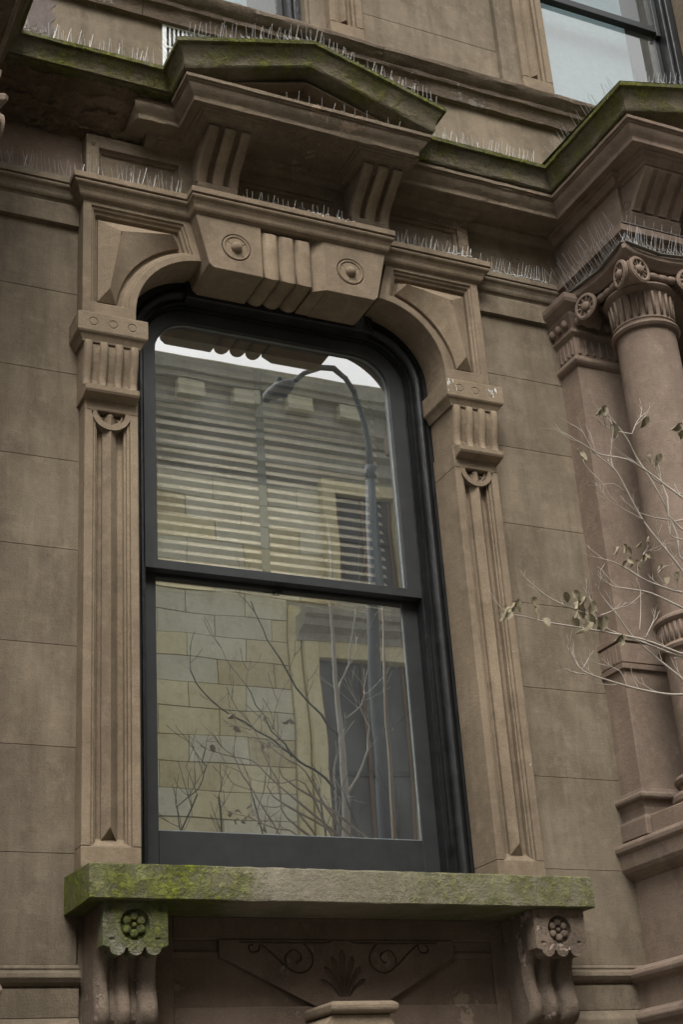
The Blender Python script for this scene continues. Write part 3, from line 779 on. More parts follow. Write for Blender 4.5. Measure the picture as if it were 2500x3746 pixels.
# ---------------------------------------------------------- brackets under the pediment
def bracket(x0, lbl):
    P = lab(part('cornice_bracket'), lbl); x1 = x0 + .186
    prof = [(-.04, 5.553), (-.118, 5.553), (-.130, 5.622), (-.131, 5.630), (-.127, 5.637), (-.132, 5.652), (-.150, 5.686), (-.178, 5.711), (-.208, 5.733), (-.236, 5.755), (-.262, 5.774), (-.284, 5.787), (-.297, 5.799), (-.298, 5.810), (-.288, 5.822), (-.04, 5.822)]
    def ins(d): return [(y + d if 5.645 < z < 5.815 and y < -.05 else y, z + (d * .6 if 5.69 < z < 5.8 else 0)) for y, z in prof]
    G().px(ins(.026), x0 + .001, x1 - .001).make('body', DARK, P, bevel=.002)
    for (a, b) in ((x0 - .002, x0 + .042), (x0 + .070, x0 + .118), (x1 - .040, x1 + .002)):
        loops = []
        for (y, z) in catmull(prof[4:15], 3):
            dy, dz = (.020, .010)
            loops.append([(a, y + .030, z + .016), (a, y + .003, z + .002), (a + .004, y, z), (b - .004, y, z), (b, y + .003, z + .002), (b, y + .030, z + .016)])
        G().loft(loops, True, True, True).make('rib', TAN, P, smooth='auto', angle=50)  # ribs keep the lit tone, body and cap the shaded one
    G().block(x0, x1, -.296, -.03, [(5.822, .004), (5.824, .022), (5.832, .028), (5.834, .044), (5.843, .046), (5.845, .058), (5.8525, .060)]).make('cap', DARK, P, bevel=.0015)
bracket(.512, 'left ribbed bracket under the pediment'); bracket(1.252, 'right ribbed bracket under the pediment')

# ---------------------------------------------------------- upper belt course
UB = [(.0, 6.585), (.030, 6.590), (.038, 6.640), (.048, 6.655), (.062, 6.660), (.066, 6.672), (.064, 6.684), (.072, 6.690), (.085, 6.700), (.094, 6.712), (.104, 6.722), (.106, 6.740), (.098, 6.752), (-.02, 6.775)]
def belt_run(x0, x1):
    n = int((x1 - x0) / .05); loops = []
    for j in range(n + 1):
        x = x0 + (x1 - x0) * j / n
        LP = []
        for r_, (q, z) in enumerate(UB):
            d = noise.noise_vector(Vector((x * 9, r_ * .6, 2))) * .005 + noise.noise_vector(Vector((x * 33, r_, 5))) * .0035
            LP.append((x, -q + d.y * (q > .02), z + d.z * (q > .02)))
        loops.append(LP)
    return G().loft(loops, True, True, True).make('upper_belt_course', BELTM, H, smooth='auto', angle=30)
for a, b in ((-1.6, .30), (.303, 1.52), (1.523, 2.90), (2.903, 4.6)): belt_run(a, b)

# ---------------------------------------------------------- vent grille in the wall above the left cornice
V = lab(part('vent_grille'), 'white barred vent grille beside the pediment')
g = G(); g.box(.405, .425, -.012, .01, 6.30, 6.60); g.box(.66, .68, -.012, .01, 6.30, 6.60); g.box(.425, .66, -.0115, .01, 6.583, 6.60); g.box(.425, .66, -.011, .01, 6.30, 6.318); g.box(.425, .66, -.010, .004, 6.455, 6.468)
g.make('frame', WHITEP, V, bevel=.002)
for k in range(11): G().box(.438 + k * .021, .446 + k * .021, -.008, .0, 6.318, 6.583).make('bar', WHITEP, V)
G().box(.426, .659, -.003, .006, 6.319, 6.582).make('back', BLACK, V)

# ---------------------------------------------------------- the tall window
W = lab(part('sash_window'), 'tall dark sash window with rounded upper corners')
def wl_(L, R_, T, B, r, y, N=10):
    pts = [(L, B), (L, T - r)]
    for i in range(1, N + 1):
        t = math.pi - (math.pi / 2) * i / N; pts.append((L + r + r * math.cos(t), T - r + r * math.sin(t)))
    for i in range(0, N + 1):
        t = math.pi / 2 - (math.pi / 2) * i / N; pts.append((R_ - r + r * math.cos(t), T - r + r * math.sin(t)))
    pts.append((R_, B)); return [(x, y, z) for x, z in pts]
LW, RW, TW = .2495, 1.6905, 5.256
steps = [(-.004, .30, 0), (-.004, .102, 0), (.022, .102, 0), (.024, .112, .0), (.030, .110, 0), (.034, .098, 0), (.042, .090, 0), (.052, .088, 0), (.062, .094, 0), (.069, .106, 0), (.071, .124, 0), (.076, .124, 0), (.078, .116, 0), (.086, .114, 0), (.088, .136, 0), (.094, .134, 0), (.096, .150, 0), (.104, .150, 0), (.1055, .30, 0)]
loops = []
for d, y, _ in steps:
    k = max(0, d) / .1055
    loops.append(wl_(LW + d * .96, RW - d, TW - d * 1.05, 2.645, .320 - .115 * k, y))
G().loft(loops, False).make('casing', CASE, W, smooth='auto', angle=30)
G().box(.52, 1.42, .070, .12, 5.165, 5.25).make('head_casing', CASE, W, bevel=.006)
G().box(LW, RW, .12, .30, 2.640, 2.665).make('subsill', SASH, W)
# upper sash
def ring(outer, inner, y0, y1, yi):
    g = G(); a = [(x, y0, z) for x, _, z in outer]; b = [(x, y0, z) for x, _, z in inner]
    a2 = [(x, y1, z) for x, _, z in outer]; b2 = [(x, yi, z) for x, _, z in inner]
    g.loft([b2, b, a, a2, b2], True); return g
us_o = wl_(.342, 1.589, 5.150, 3.918, .205, 0); us_i = wl_(.402, 1.518, 5.087, 3.957, .160, 0)
ring(us_o, us_i, .150, .200, .200).make('upper_sash', SASH, W, bevel=.002)
ring(us_i, wl_(.405, 1.515, 5.084, 3.960, .158, 0), .168, .180, .180).make('putty_bead', paint('bead_grey', (.16, .18, .18), .5), W)
pu = [(x, .176, z) for x, _, z in us_i]
obj('upper_pane', pu, [tuple(range(len(pu)))], GLASSB, W)
# lower sash, set one step further in
ls = G(); ls.box(.346, .410, .205, .245, 2.660, 3.93); ls.box(1.517, 1.590, .205, .245, 2.660, 3.93); ls.box(.410, 1.517, .205, .245, 2.660, 2.889); ls.box(.410, 1.517, .207, .245, 3.905, 3.95)
ls.make('lower_sash', SASH, W, bevel=.002)
g = G(); g.box(.410, 1.517, .212, .220, 2.889, 2.8925); g.box(.410, .4125, .212, .220, 2.8925, 3.905); g.box(1.5145, 1.517, .212, .220, 2.8925, 3.905)
g.make('putty_bead', bpy.data.materials['bead_grey'], W)
obj('lower_pane', [(.4125, .216, 2.8925), (1.5145, .216, 2.8925), (1.5145, .216, 3.905), (.4125, .216, 3.905)], [(0, 1, 2, 3)], GLASS, W)
G().box(.342, .350, .155, .26, 2.66, 5.0).make('parting_strip', CASE, W); G().box(1.586, 1.594, .155, .26, 2.66, 5.0).make('parting_strip', CASE, W)
G().box(.925, .957, .196, .206, 3.892, 3.912).make('sash_lift', CASE, W, bevel=.002)
# the room behind: closed dark box
def room(x0, x1, y0, y1, z0, z1, parent):
    v = [(x0, y0, z0), (x1, y0, z0), (x1, y1, z0), (x0, y1, z0), (x0, y0, z1), (x1, y0, z1), (x1, y1, z1), (x0, y1, z1)]
    return obj('room_shell', v, [(0, 1, 2, 3), (4, 5, 6, 7), (1, 2, 6, 5), (2, 3, 7, 6), (3, 0, 4, 7)], ROOM, parent)
room(-1.2, 3.2, .39, 5.0, 2.2, 5.9, W)

# ---------------------------------------------------------- venetian blind (a thing of its own, hanging in the window)
blind = empty('venetian_blind', (.96, .33, 5.10), 'cream slatted blind half lowered behind the tall window, its bottom slats bunched', 'blind')
def bl(o): o.location -= Vector((.96, .33, 5.10)); return o
bl(G().box(.40, 1.52, .30, .36, 5.06, 5.10).make('head_rail', SLAT, blind))
sm = None; z = 5.03
slat_v = []; cols = 3
for k in range(26):
    zz = 5.03 - k * .043
    if zz < 4.02: break
    if sm is None:
        o = G().loft([[(x, (j - 3) * .0085, .004 * (1 - ((j - 3) / 3) ** 2)) for j in range(7)] for x in (-.555, .555)], False).make('slat', SLAT, blind, smooth=True)
        so_ = o.modifiers.new('thick', 'SOLIDIFY'); so_.thickness = .0012
        sm = o
    else:
        o = sm.copy(); COL.objects.link(o); o.parent = blind
    o.location = Vector((0, 0, zz - 5.10)); o.rotation_euler = (math.radians(56 - k * .55 + random.uniform(-1.5, 1.5)), 0, 0)
    o.location.z += random.uniform(-.002, .002)
# bunched slats hanging askew at the bottom
for k in range(20):
    o = sm.copy(); COL.objects.link(o); o.parent = blind
    tilt = math.radians(.4 + k * .30 + random.uniform(-.35, .35))
    zz = 4.012 - k * .0058 
    o.rotation_euler = (random.uniform(-.25, .0), tilt, 0)
    o.location = Vector((0, random.uniform(-.004, .004), zz - 5.10))
for xt in (.432, .935, 1.47):
    bl(G().box(xt - .019, xt + .019, .303, .3045, 3.93, 5.06).make('ladder_tape', TAPE, blind))
bl(G().box(.405, 1.515, .31, .355, 3.915, 3.927).make('bottom_rail', SLAT, blind)).rotation_euler = (0, 0, 0)

# ---------------------------------------------------------- upper storey windows
def upper_window(x0, x1, pil, lbl):
    U = lab(part('sash_window'), lbl)
    z0, z1, zr = 6.86, 9.2, 7.69
    g = G()
    for a, b, ya in ((x0 - .10, x0 - .05, .06), (x0 - .05, x0 - .03, .085), (x1 + .03, x1 + .05, .085), (x1 + .05, x1 + .10, .06)): g.box(a, b, ya, .20, 6.78, z1 + .1)
    g.box(x0 - .03, x1 + .03, .085, .2, z1 + .03, z1 + .1)
    g.make('casing', CASE, U, bevel=.004)
    s = G()
    s.box(x0 - .0295, x0, .125, .17, zr - .02, z1); s.box(x1, x1 + .0295, .125, .17, zr - .02, z1); s.box(x0, x1, .1255, .17, zr, zr + .045)
    s.make('upper_sash', SASH, U, bevel=.002)
    s = G(); s.box(x0 - .0295, x0 + .002, .155, .19, z0 - .08, zr - .021); s.box(x1 - .002, x1 + .0295, .155, .19, z0 - .08, zr - .021); s.box(x0, x1, .1555, .19, z0 - .08, z0)
    s.make('lower_sash', SASH, U, bevel=.002)
    obj('upper_pane', [(x0, .150, zr + .045), (x1, .150, zr + .045), (x1, .150, z1), (x0, .150, z1)], [(0, 1, 2, 3)], GLASSU, U)
    obj('lower_pane', [(x0, .165, z0), (x1, .165, z0), (x1, .165, zr), (x0, .165, zr)], [(0, 1, 2, 3)], GLASSU, U)
    room(x0 - .4, x1 + .4, .39, 3.5, 6.5, 9.6, U)
    obj('curtain', [(x0 - .02, .26, z0), (x1 - .12, .26, z0), (x1 - .12, .26, z1), (x0 - .02, .26, z1)], [(0, 1, 2, 3)], plain('curtain_white', (.40, .47, .48)), U)
upper_window(2.660, 3.512, 1, 'upper window with a pale sky reflection above the portico')
upper_window(-.10, 1.075, 0, 'upper window cut by the top edge above the pediment')
def upper_pilaster(xa, xb, lbl, flip=False):
    P = lab(part('upper_pilaster'), lbl); d = xb - xa; zb, zt = 6.768, 9.2; y = -.055
    g = G(); g.box(xa, xb, y, .08, zb, 6.865)
    g.box(xa, xa + d * .20, y, .08, 6.865, zt); g.box(xb - d * .20, xb, y, .08, 6.865, zt); g.box(xa + d * .2, xb - d * .2, -.02, .08, 6.865, zt)
    g.box(xa + d * .2, xa + d * .29, y + .012, -.02, 6.865, zt); g.box(xb - d * .29, xb - d * .2, y + .012, -.02, 6.865, zt)
    g.make('shaft', TAN, P, bevel=.003)
    b = G(); c = (xa + xb) / 2; b.loft([[(c - .024, -.018, z), (c, -.050, z), (c + .024, -.018, z)] for z in (6.90, zt)], True, True, True); b.make('centre_rib', TAN, P)
upper_pilaster(1.262, 1.445, 'pilaster right of the upper left window'); upper_pilaster(2.372, 2.560, 'pilaster left of the upper right window')
G().box(1.175, 1.262, -.004, .06, 6.77, 9.2).make('window_reveal', TAN2, H); G().box(2.262, 2.372, -.03, .06, 6.77, 9.2).make('window_reveal', TAN2, H)
G().box(3.612, 3.90, -.055, .06, 6.77, 9.2).make('window_reveal', TAN2, H)

# ================================================================== THE PORTICOES (right one seen, left one just grazed by the frame)
def portico(mir):
    MIRX[0] = mir
    who = 'left' if mir else 'right'
    # flat pilaster against the wall
    P = lab(part('portico_pilaster'), 'flat red-brown pilaster against the wall behind the ' + who + ' column')
    xa, xb, yf = 2.370, 2.800, -.142
    g = G(); g.box(xa, xb, yf, .02, 3.712, 5.06); g.box(xa - .006, xb + .006, yf - .006, .02, 3.04, 3.572)
    g.make('shaft', RED, P, bevel=.003)
    G().block(xa, xb, yf, .02, [(3.565, .004), (3.566, .020), (3.588, .022), (3.590, .010), (3.594, .010), (3.596, .016), (3.682, .016), (3.684, .006), (3.690, .006), (3.692, .020), (3.712, .020), (3.716, .0)]).make('band', RED, P, bevel=.0015)
    f = G()
    for k in range(5): f.box(xa - .0185, xa - .0150, yf + .012 + k * .024, yf + .026 + k * .024, 3.602, 3.676)
    f.make('band_flutes', RED, P)
    G().block(xa, xb, yf, .02, [(2.86, .034), (2.925, .034), (2.935, .030), (2.938, .016), (2.946, .014), (2.975, .016), (3.000, .026), (3.003, .038), (3.012, .044), (3.024, .044), (3.033, .036), (3.035, .022), (3.050, .018), (3.056, .002)]).make('base', RED, P, bevel=.002)
    G().block(xa, xb, yf, .02, [(5.055, 0), (5.060, .008), (5.068, .016), (5.078, .022), (5.090, .022), (5.100, .014), (5.106, .004), (5.115, .002), (5.215, .002), (5.222, .010), (5.232, .020), (5.245, .022)]).make('capital_neck', RED, P, bevel=.0015)
    fl = G()
    for k in range(10): fl.box(xa + .012 + k * .041, xa + .030 + k * .041, yf - .009, yf - .001, 5.122, 5.205)
    for k in range(4): fl.box(xa - .009, xa - .001, yf + .010 + k * .032, yf + .026 + k * .032, 5.122, 5.205)
    fl.make('capital_flutes', RED, P, bevel=.003)
    G().block(xa, xb, yf, .02, [(5.246, .008), (5.262, .012), (5.300, .030), (5.318, .040), (5.320, .030), (5.332, .034), (5.345, .046), (5.365, .066), (5.380, .072), (5.404, .074), (5.408, .066)]).make('capital_top', RED, P, bevel=.002)
    eg = G()
    for k in range(8): eg.ball((xa + .02 + k * .055, yf - .026, 5.288), .020, 6, 10, (1, .9, 1.2))
    for k in range(3): eg.ball((xa - .024, yf + .02 + k * .052, 5.288), .020, 6, 10, (.9, 1, 1.2))
    eg.make('egg_moulding', RED, P, smooth=True)
    # column
    C = lab(part('portico_column'), who + ' round column with a scrolled capital')
    cx, cy = 2.580, -.400
    G().lathe(cx, cy, [(.150, 3.08), (.152, 3.30), (.152, 3.55), (.148, 3.72), (.146, 4.0), (.141, 4.5), (.136, 5.0), (.134, 5.085), (.1, 5.09)], 56).make('shaft', RED, C, smooth='auto', angle=40)
    G().lathe(cx, cy, [(.155, 3.565), (.172, 3.567), (.178, 3.580), (.172, 3.592), (.162, 3.596), (.162, 3.68), (.172, 3.684), (.180, 3.694), (.178, 3.706), (.170, 3.714), (.150, 3.716)], 56).make('band', RED, C, smooth='auto', angle=30)
    f = G()
    for k in range(40):
        a = 2 * math.pi * k / 40
        f.tube([(cx + .162 * math.cos(a), cy + .162 * math.sin(a), 3.602), (cx + .162 * math.cos(a), cy + .162 * math.sin(a), 3.676)], .008, 5)
    f.make('band_flutes', RED, C, smooth=True)
    G().lathe(cx, cy, [(.150, 2.935), (.205, 2.936), (.214, 2.950), (.214, 2.968), (.205, 2.982), (.186, 2.986), (.176, 2.998), (.178, 3.014), (.190, 3.022), (.196, 3.036), (.190, 3.050), (.170, 3.058), (.158, 3.070), (.150, 3.085)], 56).make('base', RED, C, smooth='auto', angle=30)
    G().box(cx - .220, cx + .220, cy - .220, cy + .220, 2.858, 2.935).make('plinth', RED, C, bevel=.004)
    # neck with flutes, astragal
    G().lathe(cx, cy, [(.13, 5.080), (.150, 5.083), (.158, 5.094), (.154, 5.106), (.144, 5.110), (.144, 5.118), (.149, 5.124), (.146, 5.132), (.136, 5.136), (.134, 5.14), (.138, 5.25), (.146, 5.268), (.160, 5.276), (.168, 5.288), (.160, 5.300), (.140, 5.306), (.140, 5.37)], 56).make('neck', RED, C, smooth='auto', angle=30)
    f = G(); nf = 24
    for k in range(nf):
        a = 2 * math.pi * k / nf
        for (r0, h0) in ((.0068, 0),):
            f.tube([(cx + .139 * math.cos(a), cy + .139 * math.sin(a), 5.146), (cx + .145 * math.cos(a), cy + .145 * math.sin(a), 5.258)], r0, 6)
    f.make('neck_fillets', RED, C, smooth=True)
    # abacus: concave sides
    def aba(h, dp, z, c=.035):
        pts = []
        for s in range(4):
            a0 = math.pi / 4 + s * math.pi / 2; a1 = a0 + math.pi / 2
            A = Vector((math.cos(a0), math.sin(a0))) * h * math.sqrt(2); B = Vector((math.cos(a1), math.sin(a1))) * h * math.sqrt(2)
            nrm = -(A + B).normalized()
            for k in range(9):
                t = .04 + .92 * k / 8
                p = A.lerp(B, t) + nrm * dp * (1 - (2 * t - 1) ** 2)
                pts.append((cx + p.x, cy + p.y, z))
        return pts
    G().loft([aba(.195, .045, 5.366), aba(.205, .045, 5.374), aba(.212, .045, 5.384), aba(.226, .045, 5.392), aba(.234, .045, 5.400), aba(.236, .045, 5.420), aba(.230, .045, 5.426)], True, True, True).make('abacus', RED, C, smooth='auto', angle=35)
    # four corner scrolls: two pierced round faces each, splayed like an open book about the corner
    Zv = Vector((0, 0, 1))
    for s in range(4):
        a = math.pi / 4 + s * math.pi / 2; d = Vector((math.cos(a), math.sin(a), 0))
        cen = Vector((cx, cy, 5.312)) + d * .238
        g = G(); faces_ = []
        for sg in (-1, 1):
            am = a + sg * math.radians(58); mdir = Vector((math.cos(am), math.sin(am), 0)); odir = Vector((-mdir.y, mdir.x, 0)) * (-sg)
            faces_.append((mdir, odir, cen + mdir * .040 - odir * .020))
        (m0, o0_, c0_), (m1_, o1_, c1_) = faces_
        def lp(c_, o_, rv, mv=Vector((0, 0, 0))): return [tuple(c_ + mv + o_ * (rv * math.cos(2 * math.pi * i / 26)) + Zv * (rv * math.sin(2 * math.pi * i / 26))) for i in range(26)]
        L0, L1 = lp(c0_, o0_, .064), lp(c1_, o1_, .064)
        mid_ = [tuple((Vector(p) + Vector(q)) / 2 - d * .004) for p, q in zip(L0, L1)]
        mid_ = [tuple(cen + (Vector(p) - cen) * .90) for p in mid_]
        g.loft([lp(c0_, o0_, .058, m0 * .006), lp(c0_, o0_, .066, m0 * .004), lp(c0_, o0_, .066, -m0 * .008), L0 and lp(c0_, o0_, .058, -m0 * .018), mid_, lp(c1_, o1_, .058, -m1_ * .018), lp(c1_, o1_, .066, -m1_ * .008), lp(c1_, o1_, .066, m1_ * .004), lp(c1_, o1_, .058, m1_ * .006)], True, False, False)
        for (mv, ov, cv) in faces_:
            k0 = len(g.v); g.v += lp(cv, ov, .050, -mv * .004); g.f.append(tuple(range(k0, k0 + 26)))
            rim = []
            for i in range(25):
                t = 2 * math.pi * (i % 24) / 24; o_ = ov * math.cos(t) + Zv * math.sin(t)
                rim.append([tuple(cv + mv * .003 + o_ * (.055 + .007 * math.cos(2 * math.pi * k / 6)) + mv * .006 * math.sin(2 * math.pi * k / 6)) for k in range(6)])
            g.loft(rim, True)
            eye = []
            for j in range(1, 6):
                th = math.pi * j / 6
                eye.append([tuple(cv + mv * (.018 * math.cos(th)) + (ov * math.cos(2 * math.pi * i / 14) + Zv * math.sin(2 * math.pi * i / 14)) * (.025 * math.sin(th))) for i in range(14)])
            g.loft(eye, True, True, True)
            for q in range(10):
                t = 2 * math.pi * q / 10; o_ = ov * math.cos(t) + Zv * math.sin(t); pc = cv + o_ * .038
                g.tube([tuple(pc - o_ * .008), tuple(pc + o_ * .012)], [.003, .006], 5)
        g.make('volute', RED, C, smooth='auto', angle=45)
        # beaded roll between neighbouring scrolls
    for s in range(4):
        a0 = math.pi / 4 + s * math.pi / 2; a1 = a0 + math.pi / 2
        A = Vector((cx, cy, 5.338)) + Vector((math.cos(a0), math.sin(a0), 0)) * .215; B = Vector((cx, cy, 5.338)) + Vector((math.cos(a1), math.sin(a1), 0)) * .215
        mid = (A + B) / 2; out = (mid - Vector((cx, cy, 5.338))).normalized()
        pts, rad = [], []
        for k in range(25):
            t = k / 24; p = A.lerp(B, t) - out * .0 + Vector((0, 0, -.010 * (1 - (2 * t - 1) ** 2)))
            pts.append(tuple(p)); rad.append(.019 if k % 4 else .014)
        G().tube(pts, rad, 10).make('egg_roll', RED, C, smooth='auto', angle=60)
    # entablature block over the column and pilaster
    E = lab(part('portico_entablature'), 'entablature block over the ' + who + ' column')
    AR = [(5.4265, 0), (5.478, .002), (5.480, .010), (5.4950, .014), (5.510, .026), (5.5125, .020), (5.516, .020), (5.518, .046), (5.552, .048), (5.556, .0)]
    G().block(2.425, 2.745, -.555, .02, [(z - (0 if i else .0), q) for i, (z, q) in enumerate(AR)]).make('architrave', RED, E, bevel=.0015)
    G().box(2.440, 2.730, -.545, .02, 5.553, 5.812).make('frieze', RED, E, bevel=.003)
    G().block(2.440, 4.0, -.545, .02, [(5.806, 0), (5.809, .02), (5.822, .03), (5.836, .04), (5.838, .058), (5.856, .062)], 1, 0).make('bed_moulding', RED, E, bevel=.0015)
    G().box(2.73, 4.0, -.50, .02, 5.60, 5.806).make('door_lintel', RED, E)
    # ribbed bracket on the front of the frieze
    x0, x1 = 2.462, 2.735
    prof = [(-.50, 5.5565), (-.562, 5.5565), (-.600, 5.636), (-.603, 5.648), (-.612, 5.662), (-.640, 5.693), (-.672, 5.724), (-.704, 5.753), (-.728, 5.774), (-.742, 5.790), (-.738, 5.8045), (-.50, 5.8045)]
    G().px([(y + (.014 if 5.64 < z < 5.79 and y < -.6 else 0), z) for y, z in prof], x0, x1).make('bracket', RED, E, bevel=.002)
    for k in range(4):
        a = x0 - .001 + k * .0735; b = a + .050
        loops = [[(a, y + .018, z + .006), (a + .004, y, z), (b - .004, y, z), (b, y + .018, z + .006)] for y, z in catmull(prof[3:11], 3)]
        G().loft(loops, True, True, True).make('bracket_rib', RED, E, smooth='auto', angle=50)
    G().block(x0, x1, -.742, -.5, [(5.8048, .002), (5.815, .012), (5.817, .030), (5.838, .034), (5.842, .046), (5.8555, .050)]).make('bracket_cap', RED, E, bevel=.0015)
    # scroll on the bracket's side: thin tube, darker to paint an incised groove's shade
    sc = catmull([(-.565, 5.60), (-.575, 5.66), (-.60, 5.69), (-.56, 5.715), (-.545, 5.69), (-.565, 5.675), (-.58, 5.69)], 4)
    G().tube([(x0 - .0005, y, z) for y, z in sc], .0022, 5).make('scroll_line', BELTM, E)
    # raking front of the portico's own pediment
    rows = [(.115, 5.953)] + CRN[1:]
    for rws, nm2, mt in ((rows, 'portico_crown', CROWN), (LIPR[:4], 'portico_lip', LIP)):
        loops = []
        for j in range(13):
            t = j / 12
            loops.append([((2.535 - q) + (3.83 - (2.535 - q)) * t, -.63 - q, z + .40 * t) for q, z in rws])
        G().loft(loops, False).make(nm2, mt, E, smooth='auto', angle=32)
    G().py([(2.35, 5.945), (2.35, 5.98), (3.83, 6.38), (3.83, 5.945)], -.70, -.62).make('tympanum', RED, E)
    g = G(); g.loft([[(2.31 , y, 5.945 + dz) for y, dz in ((-.701, 0), (-.79, 0), (-.785, .014), (-.76, .034), (-.701, .04))], [(3.83, y, 6.36 + dz) for y, dz in ((-.701, 0), (-.79, 0), (-.785, .014), (-.76, .034), (-.701, .04))]], True, True, True).make('tympanum_moulding', RED, E)
    G().add([(2.24, -.02, 6.10), (2.24, -.925, 6.072), (3.83, -.92, 6.47), (3.83, 0, 6.5)], [(0, 1, 2, 3)]).make('portico_top', LIP, E)
    # pedestal
    D = lab(part('portico_pedestal'), 'tall pedestal under the ' + who + ' column')
    yp = -.80; px_ = 2.372 if not mir else 2.47
    G().box(px_, 2.90, yp, .02, 2.376, 2.735).make('die', RED, D, bevel=.004)
    G().block(px_, 2.90, yp, .02, [(2.700, 0), (2.704, .010), (2.716, .030), (2.730, .048), (2.745, .058), (2.770, .060), (2.800, .062), (2.803, .068), (2.812, .078), (2.828, .080), (2.842, .074), (2.846, .060), (2.8585, .0)]).make('cornice', RED, D, bevel=.002)
    G().block(px_, 2.90, yp, .02, [(2.204, .070), (2.292, .070), (2.300, .074), (2.306, .094), (2.318, .110), (2.332, .114), (2.346, .108), (2.352, .088), (2.358, .078), (2.366, .060), (2.377, .010)]).make('base_moulding', RED, D, bevel=.002)
    G().block(px_, 2.90, yp, .02, [(1.2, .09), (2.13, .09), (2.14, .10), (2.150, .120), (2.168, .128), (2.186, .120), (2.196, .100), (2.2038, .085)]).make('base', RED, D, bevel=.003)
    G().box(px_ - .07, 3.83, -.95, .02, .13, 1.2).make('stoop_base', RED, D)
    # wall and door recess behind the column
    R_ = part('entrance')
    G().box(2.78, 2.95, -.10, .9, 1.2, 5.80).make('jamb', RED, R_)
    G().box(2.95, 4.25, .55, .62, 1.2, 5.4).make('door', paint('door_brown_' + who, (.06, .035, .02)), R_)
    MIRX[0] = False
portico(False); portico(True)

# ================================================================== BIRD SPIKES
def spikes(pts, lbl, out, h=.075, step=.022, lean=.35, seed=0, dense=1, base=True):
    r = random.Random(seed); E = empty('bird_spike_strip', pts[0], lbl, 'bird spikes', 'bird spikes along the ledges')
    o0 = Vector(pts[0]); out = Vector(out).normalized(); g = G(); b = G()
    for A, B in zip(pts[:-1], pts[1:]):
        A, B = Vector(A), Vector(B); L = (B - A).length; n = max(1, int(L / step)); u = (B - A).normalized()
        for i in range(n):
            p = A + u * ((i + .5) * step + r.uniform(-.004, .004)) - o0
            for k in ((-1, 0, 1) if dense > 1 else (-1, 1)):
                if r.random() < .10: continue
                d = Vector((0, 0, 1)) + out * lean * (k if k else .1) * r.uniform(.6, 1.3) + u * r.uniform(-.22, .22)
                d.normalize(); hh = h * r.uniform(.75, 1.1)
                q = p + out * .006 * k
                g.tube([tuple(q), tuple(q + d * hh)], [.0011, .0008], 3, False)
        if base:
            s_ = out * .011
            P_ = [A - o0 - s_, A - o0 + s_, B - o0 + s_, B - o0 - s_]
            b.add([tuple(p) for p in P_] + [tuple(p + Vector((0, 0, .004))) for p in P_], [(0, 1, 2, 3), (4, 5, 6, 7), (0, 1, 5, 4), (1, 2, 6, 5), (2, 3, 7, 6), (3, 0, 4, 7)])
    o = _obj('spikes', g.v, g.f, SPIKE, E, raw=True); o['kind'] = 'stuff'
    if base: _obj('base_strip', b.v, b.f, SPBASE, E, raw=True)
    return E
ny = (0, -1, 0); nx = (-1, 0, 0)
spikes([(-.30, -.262, 6.078), (.285, -.262, 6.078)], 'spike strip on the mossy cornice left of the pediment', ny, .080, .020, .18, 1)
spikes([(.330, -.30, 6.078), (.330, -.455, 6.078)], 'spike strip along the left side of the mossy pediment', nx, .085, .013, .5, 2)
spikes([(.335, -.455, 6.080), (.948, -.455, 6.264)], 'spike strip on the rising left half of the pediment', ny, .078, .020, .45, 3)
spikes([(.950, -.455, 6.264), (1.565, -.455, 6.080)], 'spike strip on the falling right half of the pediment', ny, .070, .022, .25, 4)
spikes([(1.625, -.262, 6.078), (2.225, -.262, 6.078)], 'spike strip on the mossy cornice between pediment and portico', ny, .072, .020, .25, 5)
spikes([(2.272, -.31, 6.080), (2.272, -.89, 6.080)], 'spike strip on the side of the portico cornice', nx, .085, .020, .5, 6)
spikes([(2.290, -.895, 6.084), (3.0, -.895, 6.29)], 'spike strip on the front of the portico pediment', ny, .06, .022, .4, 7)
spikes([(-.34, -.045, 5.560), (.010, -.045, 5.560)], 'spike strip on the string course left of the arched surround', ny, .098, .020, .12, 8)
spikes([(.0, -.105, 5.551), (.445, -.095, 5.551)], 'spike strip above the left spandrel', ny, .092, .017, .22, 9)
spikes([(.71, -.165, 5.551), (1.235, -.165, 5.551)], 'short dense spike strip on top of the keystone moulding', ny, .058, .024, .3, 10)
spikes([(1.455, -.105, 5.551), (1.895, -.095, 5.551)], 'spike strip above the right spandrel', ny, .075, .024, .35, 11, 2)
spikes([(1.94, -.045, 5.560), (2.36, -.045, 5.560)], 'spike strip on the string course right of the arched surround', ny, .080, .018, .35, 12)
spikes([(2.397, -.03, 5.557), (2.397, -.575, 5.557)], 'spike strip along the side of the portico architrave', nx, .105, .020, .5, 13)
spikes([(2.385, -.595, 5.557), (2.76, -.595, 5.557)], 'spike strip along the front of the portico architrave', ny, .045, .05, .5, 14)
spikes([(2.355, -.165, 5.428), (2.385, -.40, 5.428), (2.355, -.62, 5.428)], 'spike strip on the left edge of the column capital', nx, .095, .012, .5, 15)
spikes([(2.365, -.625, 5.428), (2.58, -.595, 5.428), (2.80, -.63, 5.428)], 'spike strip on the front edge of the column capital', ny, .090, .014, .4, 16)
spikes([(.80, -.405, 5.950), (1.42, -.405, 5.950)], 'thin spike strip inside the pediment', ny, .045, .055, .4, 17, 1, False)
